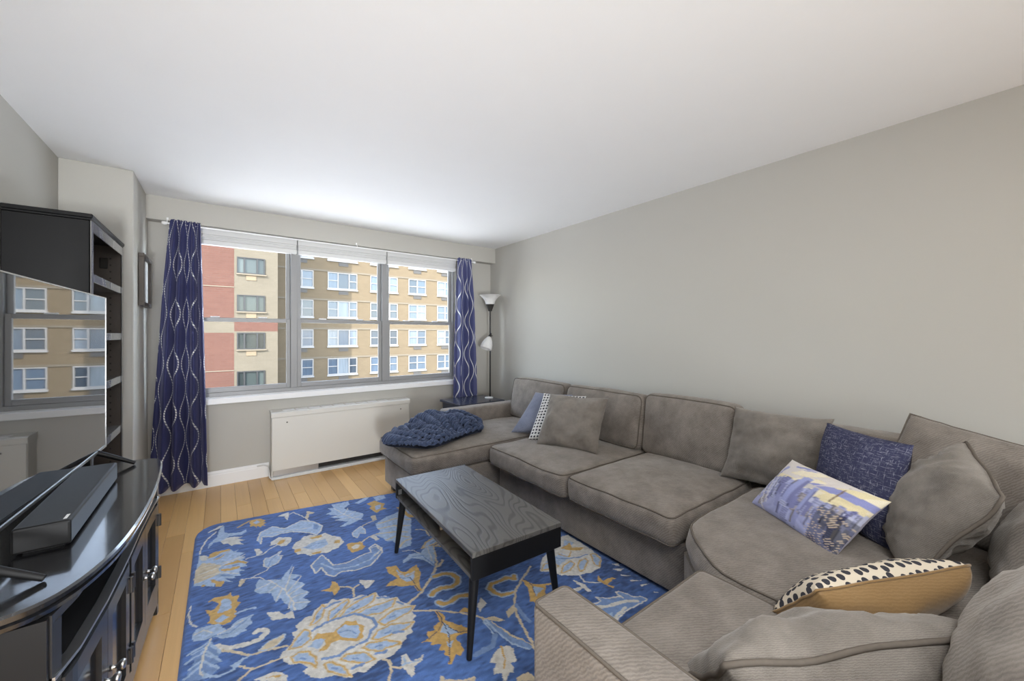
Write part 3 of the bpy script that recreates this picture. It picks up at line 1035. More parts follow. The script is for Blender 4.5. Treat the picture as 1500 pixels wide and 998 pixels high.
# ------------------------------------------------------------------ television and sound bar
TX = -3.300
t = thing('television', 'large flat television on the media console, window mirrored in its screen', 'television', (TX - 0.02, -2.35, ZT))
bx('screen', TX - 0.006, TX, -2.962, -1.736, 0.822, 1.503, MAT['screen'], t)
bx('housing', TX - 0.045, TX - 0.0065, -2.960, -1.738, 0.824, 1.500, MAT['plastic'], t, 0.006)
bm = bmesh.new()
box(bm, TX - 0.008, TX + 0.003, -2.965, -1.733, 0.812, 0.8215)
box(bm, TX - 0.008, TX + 0.002, -2.965, -1.733, 1.5035, 1.507)
box(bm, TX - 0.008, TX + 0.002, -1.7355, -1.732, 0.8215, 1.5035)
box(bm, TX - 0.008, TX + 0.002, -2.966, -2.9625, 0.8215, 1.5035)
obj('bezel', bm, MAT['bezel'], t)
for fy, fx in ((-1.863, -3.177), (-2.896, -3.160)):
    bm = bmesh.new()
    for xs, xe in ((TX - 0.02, fx), (TX - 0.02, TX - 0.17)):
        tube(bm, [(xs, fy + (0.01 if fy > -2 else 0.03), 0.822), ((xs + xe) / 2, fy + (0.005 if fy > -2 else 0.015), 0.786), (xe, fy, ZT + 0.008)], [0.012, 0.011, 0.008], 8)
    obj('stand_foot', bm, MAT['plastic'], t, smooth=True, angle=50)
t.rotation_euler = (0, 0, -math.radians(2.5))
_tv_pivot = Vector((TX, -1.735, 0))
t.location = Matrix.Rotation(-math.radians(2.5), 3, 'Z') @ (Vector((TX - 0.02, -2.35, ZT)) - _tv_pivot) + _tv_pivot
t = thing('sound_bar', 'long black sound bar lying on the console in front of the television', 'sound bar', (-3.255, -2.40, ZT))
bx('body', -3.318, -3.208, -2.705, -2.085, ZT + 0.006, ZT + 0.074, MAT['plastic'], t, 0.006, 2)
bx('fabric_top', -3.312, -3.214, -2.699, -2.091, ZT + 0.0742, ZT + 0.0750, plain('speaker_mesh', (0.018, 0.018, 0.019), 0.6, var=0.5, vscale=120, bstr=0.3, bscale=500), t)
bx('foot_strip', -3.30, -3.225, -2.69, -2.10, ZT + 0.0005, ZT + 0.006, MAT['plastic'], t)
bx('badge', -3.226, -3.219, -2.690, -2.655, ZT + 0.0751, ZT + 0.0756, MAT['coaster'], t)

# ------------------------------------------------------------------ soft furnishing builders
def frame_m(o, ex, ey):
    """matrix with local x along ex, local z normal to ex and ey"""
    ex = Vector(ex).normalized(); ey = Vector(ey)
    ez = ex.cross(ey).normalized(); ey = ez.cross(ex)
    M = Matrix((ex, ey, ez)).transposed().to_4x4()
    M.translation = Vector(o)
    return M

def soft_disp(hx, hy, hz, crown, bulge, amp, seed, freq=5.0):
    sv = Vector((seed * 3.1, seed * 7.7, seed * 1.3))
    def f(p):
        x, y, z = p
        u, v, w = x / hx, y / hy, z / hz
        q = Vector(p)
        q.z += crown * max(0, 1 - u * u) * max(0, 1 - v * v) * (w if w > 0 else 0.25 * w)
        q.x += bulge * u * max(0, 1 - v * v) * max(0, 1 - w * w)
        q.y += bulge * v * max(0, 1 - u * u) * max(0, 1 - w * w)
        nz = mnoise.noise_vector(Vector(p) * freq + sv)
        n2 = mnoise.noise(Vector((p[0] * 14, p[1] * 14, p[2] * 6)) + sv)
        q += nz * amp + Vector((0, 0, 1)) * n2 * amp * 0.5 * (1 if w > 0.5 else 0)
        return q
    return f

def soft_box(name, M, dx, dy, dz, r, crown, mat, parent, bulge=0.012, amp=0.005, seed=0, piping=True, pr=0.0045, both=True, mid=10):
    hx, hy, hz = dx / 2, dy / 2, dz / 2
    r = min(r, hz * 0.98)
    f = soft_disp(hx, hy, hz, crown, bulge, amp, seed)
    def axis(h, m):
        a = [-h + r * (1 - math.cos(t * PI / 2 / 3.0)) if False else -h + r * t / 3.0 for t in range(3)]
        return a + [-(h - r) + 2 * (h - r) * i / m for i in range(m + 1)] + [-x for x in reversed(a)]
    ax, ay, az = axis(hx, mid), axis(hy, mid), axis(hz, 3)
    bm = bmesh.new()
    cache = {}
    def vert(p):
        k = (round(p[0], 6), round(p[1], 6), round(p[2], 6))
        if k not in cache:
            inner = Vector((max(-(hx - r), min(hx - r, p[0])), max(-(hy - r), min(hy - r, p[1])), max(-(hz - r), min(hz - r, p[2]))))
            d = Vector(p) - inner
            q = inner + (d.normalized() * r if d.length > 1e-9 else d)
            cache[k] = bm.verts.new(M @ f(q))
        return cache[k]
    def face_grid(A, B, fn):
        for i in range(len(A) - 1):
            for j in range(len(B) - 1):
                try:
                    bm.faces.new([vert(fn(A[i + a], B[j + b])) for a, b in ((0, 0), (1, 0), (1, 1), (0, 1))])
                except ValueError:
                    pass
    face_grid(ax, ay, lambda a, b: (a, b, hz)); face_grid(ay, ax, lambda a, b: (b, a, -hz))
    face_grid(ay, az, lambda a, b: (hx, a, b)); face_grid(az, ay, lambda a, b: (-hx, b, a))
    face_grid(az, ax, lambda a, b: (b, hy, a)); face_grid(ax, az, lambda a, b: (a, -hy, b))
    bmesh.ops.recalc_face_normals(bm, faces=bm.faces)
    o = obj(name, bm, mat, parent, smooth=True)
    if piping:
        c = r * 0.7071
        bm = bmesh.new()
        for sg in ((1, -1) if both else (1,)):
            pts = []
            ex, ey = hx - r, hy - r
            rr = c + 0.001
            for qx, qy, a0 in ((1, 1, 0), (-1, 1, 90), (-1, -1, 180), (1, -1, 270)):
                for s in range(5):
                    a = math.radians(a0 + s * 22.5)
                    pts.append((qx * ex + rr * math.cos(a), qy * ey + rr * math.sin(a)))
            full = []
            for i in range(len(pts)):
                a, b = Vector(pts[i]), Vector(pts[(i + 1) % len(pts)])
                m = max(1, int((b - a).length / 0.05))
                for s in range(m):
                    full.append(a.lerp(b, s / m))
            P = [M @ f(Vector((q.x, q.y, sg * (hz - r + c + 0.001)))) for q in full]
            tube(bm, P, pr, 6, closed=True)
        obj('piping', bm, MAT['piping'], o if parent else None, smooth=True)
    return o

def pillow(name, M, w, h, th, mat, pinch=0.06, amp=0.006, seed=0, n=26, piping=None, parent=None, flat=0.5, puck=0.004, mats=None, back_th=None, rim=None):
    """knife-edge pillow lying in local xy, facing +z"""
    sv = Vector((seed * 5.3, seed * 2.9, seed * 9.1))
    bt = back_th if back_th is not None else th
    def outl(u, v):
        x = w / 2 * u * (1 - pinch * (1 - v * v) * abs(u) ** 3)
        y = h / 2 * v * (1 - pinch * (1 - u * u) * abs(v) ** 3)
        return x, y
    def pos(u, v, sg):
        x, y = outl(u, v)
        k = max(0.0, (1 - u * u) * (1 - v * v))
        z = (th if sg > 0 else bt) / 2 * (k ** flat)
        ed = max(abs(u), abs(v))
        pk = puck * math.sin((math.atan2(v, u)) * 34 + 5 * mnoise.noise(Vector((u * 3, v * 3, seed)))) * (ed ** 3) * (1 - ed) * 4
        nv = mnoise.noise(Vector((x * 7, y * 7, sg)) + sv) * amp * 2 + mnoise.noise(Vector((x * 19, y * 19, sg)) + sv) * amp * 0.8
        z = sg * (z + (nv + pk) * min(1, k * 3))
        wob = 0.25 * amp * mnoise.noise(Vector((u * 6, v * 6, 0)) + sv)
        zr = amp * 1.6 * mnoise.noise(Vector((u * 1.7, v * 1.7, 5)) + sv)
        return M @ Vector((x + wob, y + wob, z + zr))
    bm = bmesh.new()
    uvl = bm.loops.layers.uv.new('UVMap')
    ts = [math.sin(PI / 2 * (2 * i / n - 1)) * 0.55 + (2 * i / n - 1) * 0.45 for i in range(n + 1)]
    top, bot = {}, {}
    for i, u in enumerate(ts):
        for j, v in enumerate(ts):
            top[i, j] = bm.verts.new(pos(u, v, 1))
            bot[i, j] = top[i, j] if i in (0, n) or j in (0, n) else bm.verts.new(pos(u, v, -1))
    AU = {}
    for D, rev in ((top, False), (bot, True)):      # print follows the cloth, not a projection
        A = {}
        lu, lv_ = {}, {}
        for j in range(n + 1):
            acc = 0.0; lu[0, j] = 0.0
            for i in range(1, n + 1):
                acc += (D[i, j].co - D[i - 1, j].co).length; lu[i, j] = acc
        for i in range(n + 1):
            acc = 0.0; lv_[i, 0] = 0.0
            for j in range(1, n + 1):
                acc += (D[i, j].co - D[i, j - 1].co).length; lv_[i, j] = acc
        for i in range(n + 1):
            for j in range(n + 1):
                A[i, j] = (lu[i, j] - lu[n // 2, j], lv_[i, j] - lv_[i, n // 2])
        AU[rev] = A
    for i in range(n):
        for j in range(n):
            q = [(i, j), (i + 1, j), (i + 1, j + 1), (i, j + 1)]
            for D, rev, mi in ((top, False, 0), (bot, True, 1)):
                ks = list(reversed(q)) if rev else q
                fc = bm.faces.new([D[k] for k in ks])
                if mats:
                    fc.material_index = mi
                for lp, k in zip(fc.loops, ks):
                    x, y = AU[rev][k]
                    lp[uvl].uv = (x + (3 if rev else 0), y)
    o = obj(name, bm, mats or mat, parent, smooth=True)
    if piping:
        P = []
        for k in range(4):
            for s in range(16):
                a = -1 + 2 * s / 16
                u, v = ((a, -1), (1, a), (-a, 1), (-1, -a))[k]
                P.append(pos(u, v, 1))
        bm = bmesh.new(); tube(bm, P, piping, 6, closed=True)
        obj('piping', bm, rim or MAT['piping'], o, smooth=True)
    return o

def corners_m(BL, BR, TR, TL):
    """frame of a pillow from four corner points (facing side towards local +z)"""
    BL, BR, TR, TL = map(Vector, (BL, BR, TR, TL))
    c = (BL + BR + TR + TL) / 4
    ex = ((BR - BL) + (TR - TL)) / 2; ey = ((TL - BL) + (TR - BR)) / 2
    ez = ex.cross(ey).normalized()
    M = Matrix((ex.normalized(), ey.normalized(), ez)).transposed().to_4x4()
    M.translation = c
    return M, ex.length, ey.length

def slab(bm, x0, x1, y0, y1, z0, z1, r=0.02):
    box(bm, x0, x1, y0, y1, z0, z1, r, 3)

def poly_cushion(name, poly, z0, z1, r, crown, mat, parent, amp=0.004, seed=0, round_n=2, centre=None):
    """cushion over a convex polygon, lofted in rings towards its centre"""
    sv = Vector((seed * 3.3, seed, seed * 2.2))
    # rounded, resampled outline
    P = poly
    for _ in range(round_n):
        q = []
        for i in range(len(P)):
            a, b_ = Vector(P[i]), Vector(P[(i + 1) % len(P)])
            L = (b_ - a).length
            k = min(0.25, 0.05 / L)
            q += [a.lerp(b_, k), a.lerp(b_, 1 - k)]
        P = [tuple(v) for v in q]
    R = []
    for i in range(len(P)):
        a, b_ = Vector(P[i]), Vector(P[(i + 1) % len(P)])
        m = max(1, int((b_ - a).length / 0.04))
        for s in range(m):
            R.append(a.lerp(b_, s / m))
    c = Vector(centre) if centre else sum(R, Vector((0, 0))) / len(R)
    rad = sum((p - c).length for p in R) / len(R)
    rows = []
    for t in (1.0, 0.75, 0.5):
        rows.append((1 - r / rad - (0.25 * (1 - t)), z0 + 0.0))
    rows = [(0.5, z0), (0.8, z0)]
    for s in range(5):
        a = -PI / 2 + s * PI / 8
        rows.append((1 - r / rad * (1 - math.cos(a)), z0 + r + r * math.sin(a)))
    for s in range(1, 5):
        rows.append((1 + 0.012 * math.sin(PI * s / 5), z0 + r + (z1 - z0 - 2 * r) * s / 5))
    for s in range(5):
        a = s * PI / 8
        rows.append((1 - r / rad * (1 - math.cos(a)), z1 - r + r * math.sin(a)))
    for k in (0.86, 0.76, 0.66, 0.56, 0.46, 0.36, 0.26, 0.16, 0.08):
        rows.append((k * (1 - r / rad), z1 + crown * (1 - k * k)))
    bm = bmesh.new()
    rings = []
    seam = None
    for idx, (k, z) in enumerate(rows):
        ring = []
        for p in R:
            q = c + (p - c) * k
            v = Vector((q.x, q.y, z))
            v += mnoise.noise_vector(Vector((q.x * 5, q.y * 5, z * 5)) + sv) * amp
            v.z += mnoise.noise(Vector((q.x * 13, q.y * 13, 0)) + sv) * amp * 0.6 * (1 if z >= z1 - r else 0)
            ring.append(bm.verts.new(v))
        rings.append(ring)
    m = len(R)
    for A, B in zip(rings[:-1], rings[1:]):
        for i in range(m):
            bm.faces.new((A[i], A[(i + 1) % m], B[(i + 1) % m], B[i]))
    bm.faces.new(list(reversed(rings[0]))); bm.faces.new(rings[-1])
    sidx = 2 + 5 + 4 + 2
    sp = [v.co.copy() + Vector((v.co.x - c.x, v.co.y - c.y, 0)).normalized() * 0.001 + Vector((0, 0, 0.001)) for v in rings[sidx]]
    bmesh.ops.recalc_face_normals(bm, faces=bm.faces)
    o = obj(name, bm, mat, parent, smooth=True)
    bm = bmesh.new(); tube(bm, sp, 0.0045, 6, closed=True)
    obj('piping', bm, MAT['piping'], o, smooth=True)
    return o

def T(x, y, z):
    return Matrix.Translation((x, y, z))

# ------------------------------------------------------------------ sectional sofa, four sections
SF = MAT['sofa']
DARKLEG = plain('sofa_dark_feet', (0.02, 0.016, 0.013), 0.5)
def feet(parent, pts, z1=0.066):
    for x, y in pts:
        bx('foot', x - 0.03, x + 0.03, y - 0.03, y + 0.03, 0.0142 if (x < -0.87 and -3.62 < y < -1.15) else 0.0, z1, DARKLEG, parent, 0.004)
def back_cushion(parent, yc, width, xb, zb, h, th, lean, seed, crown=0.035, rz=0.0, name='back_cushion'):
    """upright cushion facing -X, leaning back by lean radians"""
    M = Matrix.Translation((xb, yc, zb)) @ Matrix.Rotation(rz, 4, 'Z') @ Matrix.Rotation(lean, 4, 'Y')
    # local: x -> world -Y (width), y -> up, z -> -X
    L = Matrix(((0, 0, -1, 0), (-1, 0, 0, 0), (0, 1, 0, 0), (0, 0, 0, 1)))
    return soft_box(name, M @ L @ T(0, h / 2, 0), width, h, th, 0.055, crown, SF, parent, amp=0.007, seed=seed, bulge=0.012)

# chaise section under the window
t = thing('sofa_section', 'taupe chaise section of the sofa with an arm, nearest the window', 'sofa', (-0.9, -1.3, 0), group='sections of the taupe sectional sofa')
bm = bmesh.new(); slab(bm, -1.735, -0.03, -1.700, -0.965, 0.065, 0.315); obj('base', bm, SF, t, smooth=True, angle=40)
soft_box('seat_cushion', T(-1.07, -1.335, 0.392), 1.44, 0.74, 0.150, 0.045, 0.022, SF, t, seed=1, amp=0.006, mid=14)
bm = bmesh.new(); slab(bm, -1.14, -0.03, -0.960, -0.800, 0.065, 0.605, 0.028); obj('arm', bm, SF, t, smooth=True, angle=40)
bm = bmesh.new(); slab(bm, -0.225, -0.025, -1.715, -0.800, 0.3155, 0.79, 0.03); obj('back', bm, SF, t, smooth=True, angle=40)
back_cushion(t, -1.335, 0.80, -0.315, 0.455, 0.42, 0.16, 0.16, 2)
feet(t, [(-1.66, -1.60), (-1.66, -1.03), (-0.2, -1.0)])

# two-seat section along the right wall
t = thing('sofa_section', 'taupe two-seat middle section of the sofa along the right wall', 'sofa', (-0.55, -2.5, 0), group='sections of the taupe sectional sofa')
bm = bmesh.new(); slab(bm, -1.060, -0.03, -3.325, -1.725, 0.040, 0.312, 0.015); obj('base', bm, SF, t, smooth=True, angle=40)
soft_box('seat_cushion', T(-0.735, -2.165, 0.388), 0.90, 0.84, 0.150, 0.045, 0.030, SF, t, seed=3, amp=0.007)
soft_box('seat_cushion', T(-0.725, -2.950, 0.390), 0.88, 0.715, 0.155, 0.045, 0.034, SF, t, seed=4, amp=0.007)
bm = bmesh.new(); slab(bm, -0.225, -0.025, -3.325, -1.725, 0.3125, 0.80, 0.03); obj('back', bm, SF, t, smooth=True, angle=40)
back_cushion(t, -2.165, 0.80, -0.320, 0.455, 0.42, 0.17, 0.15, 5)
back_cushion(t, -2.905, 0.67, -0.300, 0.455, 0.44, 0.15, 0.12, 6)
feet(t, [(-0.98, -1.82), (-0.98, -3.24), (-0.15, -3.24)], 0.041)

# corner wedge
t = thing('sofa_section', 'taupe corner wedge section of the sofa, holding the city print pillow', 'sofa', (-0.7, -4.0, 0), group='sections of the taupe sectional sofa')
wb = [(-0.03, -3.345), (-1.13, -3.345), (-1.405, -3.60), (-1.405, -4.72), (-0.03, -4.72)]
bm = bmesh.new(); prism(bm, list(reversed(wb)), 0.04, 0.315); bmesh.ops.recalc_face_normals(bm, faces=bm.faces); obj('base', bm, SF, t)
poly_cushion('seat_cushion', [(-0.36, -3.362), (-0.36, -4.36), (-1.415, -4.36), (-1.415, -3.615), (-1.165, -3.362)], 0.317, 0.475, 0.045, 0.022, SF, t, amp=0.006, seed=7, centre=(-0.86, -3.86))
bm = bmesh.new(); slab(bm, -0.225, -0.025, -4.72, -3.345, 0.3165, 0.825, 0.03); slab(bm, -1.40, -0.226, -4.72, -4.52, 0.3165, 0.80, 0.03); obj('back', bm, SF, t, smooth=True, angle=40)
feet(t, [(-1.05, -3.43), (-1.33, -3.70), (-0.12, -4.6)], 0.041)

# near end section with its arm
t = thing('sofa_section', 'taupe end section of the sofa with the slim arm nearest the viewer', 'sofa', (-1.8, -4.1, 0), group='sections of the taupe sectional sofa')
bm = bmesh.new(); slab(bm, -2.075, -1.425, -4.72, -3.620, 0.040, 0.315, 0.015); obj('base', bm, SF, t, smooth=True, angle=40)
soft_box('seat_cushion', T(-1.752, -3.975, 0.392), 0.645, 0.80, 0.150, 0.035, 0.016, SF, t, seed=8, amp=0.004)
ob = soft_box('arm', T(-2.142, -4.120, 0.3325), 0.128, 1.19, 0.585, 0.022, 0.010, SF, t, seed=9, amp=0.002, bulge=0.004, mid=12)
bm = bmesh.new(); slab(bm, -2.075, -1.425, -4.72, -4.52, 0.3155, 0.80, 0.03); obj('back', bm, SF, t, smooth=True, angle=40)
feet(t, [(-2.13, -3.62), (-1.5, -3.7)], 0.041)

# ------------------------------------------------------------------ pillows
GP = MAT['greypillow']
M, w, h = corners_m((-0.895, -2.026, 0.487), (-0.716, -2.44, 0.487), (-0.50, -2.36, 0.835), (-0.69, -1.95, 0.845))
tag(pillow('throw_pillow', M, 0.49, 0.44, 0.20, GP, 0.075, 0.012, 1, puck=0.018), 'grey velvet square pillow leaning in front of the dotted pillow on the middle seat', 'pillow', 'throw pillows')
M, w, h = corners_m((-0.845, -1.88, 0.487), (-0.665, -2.13, 0.487), (-0.45, -2.06, 0.81), (-0.625, -1.83, 0.825))
tag(pillow('throw_pillow', M, 0.36, 0.42, 0.10, MAT['smalldots'], 0.04, 0.004, 2), 'white pillow with small dark dots squeezed between two plain pillows', 'pillow', 'throw pillows')
M, w, h = corners_m((-0.815, -1.60, 0.487), (-0.63, -1.87, 0.487), (-0.37, -1.84, 0.79), (-0.54, -1.62, 0.798))
tag(pillow('throw_pillow', M, 0.36, 0.43, 0.13, MAT['bluegrey'], 0.05, 0.005, 3), 'pale blue grey pillow leaning left of the small dotted pillow', 'pillow', 'throw pillows')
M, w, h = corners_m((-0.44, -3.205, 0.485), (-0.40, -3.64, 0.49), (-0.34, -3.69, 0.885), (-0.36, -3.25, 0.890))
tag(pillow('throw_pillow', M, 0.47, 0.43, 0.20, GP, 0.06, 0.014, 4, puck=0.018, piping=None), 'upright taupe pillow with puckered corners left of the navy woven pillow', 'pillow', 'throw pillows')
M, w, h = corners_m((-0.60, -3.69, 0.492), (-0.765, -3.985, 0.492), (-0.665, -4.015, 0.890), (-0.475, -3.735, 0.895))
tag(pillow('throw_pillow', M, 0.385, 0.43, 0.16, MAT['slub'], 0.045, 0.006, 5, mats=[MAT['slub'], plain('navy_back_shade', (0.022, 0.020, 0.035), 0.9)]), 'navy woven slub pillow standing behind the city print pillow', 'pillow', 'throw pillows')  # back face coloured darker to paint the pillow's shaded side

# lumbar pillow with a printed skyline
M, w, h = corners_m((-0.715, -3.47, 0.492), (-0.985, -3.875, 0.492), (-0.89, -3.985, 0.712), (-0.605, -3.62, 0.706))
op = pillow('throw_pillow', M, 0.50, 0.295, 0.13, MAT['print'], 0.05, 0.005, 6, n=72)
tag(op, 'small oblong pillow printed with a lavender and yellow city skyline', 'pillow', 'throw pillows')
def paint_city(o, w, h):
    me = o.data
    nl = len(me.loops)
    uv = np.empty(nl * 2, dtype=np.float32); me.uv_layers[0].data.foreach_get('uv', uv); uv = uv.reshape(-1, 2)
    back = uv[:, 0] > 1.5
    a = np.where(back, uv[:, 0] - 3, uv[:, 0]) / w + 0.5
    b = uv[:, 1] / h + 0.5
    r = np.random.default_rng(11)
    C = np.empty((nl, 3)); C[:] = (0.80, 0.70, 0.44)
    k = np.sin(a * 9 + b * 5) * 0.5 + np.sin(a * 23 - b * 31 + 1.0) * 0.3
    C[k > 0.25] = (0.86, 0.78, 0.60)
    lav = (np.sin((b - 0.35 * a) * 16 + 0.8 * np.sin(a * 7)) > 0.62)
    C[lav & (b > 0.72)] = (0.30, 0.32, 0.60)
    C[lav & (b <= 0.72)] = (0.62, 0.58, 0.55)
    C[(b - 0.9 * a > 0.22) & (b > 0.70) & (k < 0.2)] = (0.72, 0.66, 0.62)
    pal = [(0.30, 0.32, 0.56), (0.38, 0.40, 0.64), (0.46, 0.48, 0.70), (0.22, 0.23, 0.44), (0.40, 0.37, 0.40), (0.55, 0.57, 0.74)]
    sky_l = lambda x: 0.66 - 0.05 * np.cos(x * 9)
    m0 = b < sky_l(a) - 0.05
    C[m0] = (0.36, 0.38, 0.62)
    for i in range(150):
        x0 = r.uniform(0, 1); wd = r.uniform(0.02, 0.075)
        top = float(sky_l(x0)) - abs(r.normal(0, 0.20)); lo = top - r.uniform(0.08, 0.3)
        c = np.array(pal[int(r.integers(0, len(pal)))]) * (0.55 if x0 > 0.78 and top < 0.55 else 1.0)
        sel = (a > x0) & (a < x0 + wd) & (b < top) & (b > lo)
        C[sel] = c
        C[(a > x0) & (a < x0 + 0.006) & (b < top) & (b > lo)] = c * 0.45
        if r.uniform() < 0.4:
            st = sel & ((b * 60 % 2) < 0.8)
            C[st] = c * 0.7
    # two towers and a mast
    for x0, wd, top in ((0.40, 0.085, 0.80), (0.06, 0.045, 0.86), (0.56, 0.06, 0.70)):
        C[(a > x0) & (a < x0 + wd) & (b < top) & (b > 0.3)] = (0.33, 0.36, 0.62)
        C[(a > x0 + wd * 0.6) & (a < x0 + wd) & (b < top - 0.05) & (b > 0.3)] = (0.20, 0.21, 0.40)
    C[(a > 0.755) & (a < 0.765) & (b < 0.95) & (b > 0.6)] = (0.25, 0.18, 0.12)
    C[(a > 0.74) & (b < 0.52)] *= 0.42
    sp = (np.sin(a * 300) * np.sin(b * 160) > 0.55) & (a > 0.7) & (b < 0.5)
    C[sp] = (0.62, 0.50, 0.38)
    riv = (np.abs(b - (0.55 - 3.2 * (a - 0.02))) < 0.04) | (np.abs(b - (0.75 - 3.0 * (a - 0.02))) < 0.035)
    C[riv & (a < 0.22)] = (0.62, 0.60, 0.66)
    C[back] = (0.36, 0.34, 0.42)
    ca = me.color_attributes.new('Col', 'FLOAT_COLOR', 'CORNER')
    ca.data.foreach_set('color', np.concatenate([C, np.ones((nl, 1))], 1).astype(np.float32).ravel())
paint_city(op, 0.50, 0.295)

# big pillow in the corner seen from its edge
M, w, h = corners_m((-0.93, -4.070, 0.492), (-0.52, -3.985, 0.56), (-0.48, -4.165, 0.895), (-0.91, -4.265, 0.800))
M, w, h = corners_m((-0.50, -3.975, 0.545), (-0.93, -4.075, 0.492), (-0.92, -4.258, 0.802), (-0.48, -4.160, 0.890))
tag(pillow('throw_pillow', M, 0.46, 0.42, 0.27, GP, 0.02, 0.012, 7, piping=0.006, puck=0.018, back_th=0.15), 'plump taupe pillow seen from its piped edge in the sofa corner', 'pillow', 'throw pillows')
# dotted and tan pillow
M, w, h = corners_m((-1.01, -4.09, 0.49), (-1.49, -3.86, 0.485), (-1.54, -3.945, 0.605), (-1.035, -4.21, 0.625))
tag(pillow('throw_pillow', M, 0.55, 0.20, 0.13, MAT['dots'], 0.02, 0.004, 8, flat=0.34, mats=[MAT['dots'], MAT['tan']], piping=0.004, rim=MAT['tan'], back_th=0.20), 'cream pillow with dark oval dots and a tan back on the near seat', 'pillow', 'throw pillows')
# large cushion in front
M, w, h = corners_m((-1.32, -4.13, 0.48), (-1.92, -3.80, 0.47), (-2.00, -3.895, 0.585), (-1.37, -4.25, 0.605))
tag(pillow('throw_pillow', M, 0.68, 0.25, 0.17, GP, 0.03, 0.010, 9, piping=0.007, flat=0.36, back_th=0.24), 'large taupe cushion with thick piping resting against the near sofa arm', 'pillow', 'throw pillows')

# loose back cushions of the corner
S3 = bpy.data.objects['sofa_section.002']; S4 = bpy.data.objects['sofa_section.003']
M, w, h = corners_m((-0.42, -3.85, 0.53), (-0.44, -4.36, 0.46), (-0.29, -4.50, 0.835), (-0.27, -3.995, 0.965))
pillow('back_cushion', M, 0.56, 0.47, 0.20, SF, 0.05, 0.008, 11, parent=S3, piping=0.005, puck=0.007)
M, w, h = corners_m((-0.45, -4.30, 0.50), (-1.00, -4.30, 0.50), (-1.00, -4.44, 0.80), (-0.45, -4.44, 0.82))
pillow('back_cushion', M, 0.62, 0.42, 0.22, SF, 0.05, 0.008, 12, parent=S3, piping=0.005, puck=0.007)
M, w, h = corners_m((-1.20, -4.24, 0.50), (-1.95, -4.30, 0.50), (-1.95, -4.45, 0.85), (-1.20, -4.42, 0.85))
pillow('back_cushion', M, 0.72, 0.42, 0.22, SF, 0.05, 0.008, 13, parent=S4, piping=0.005, puck=0.007)

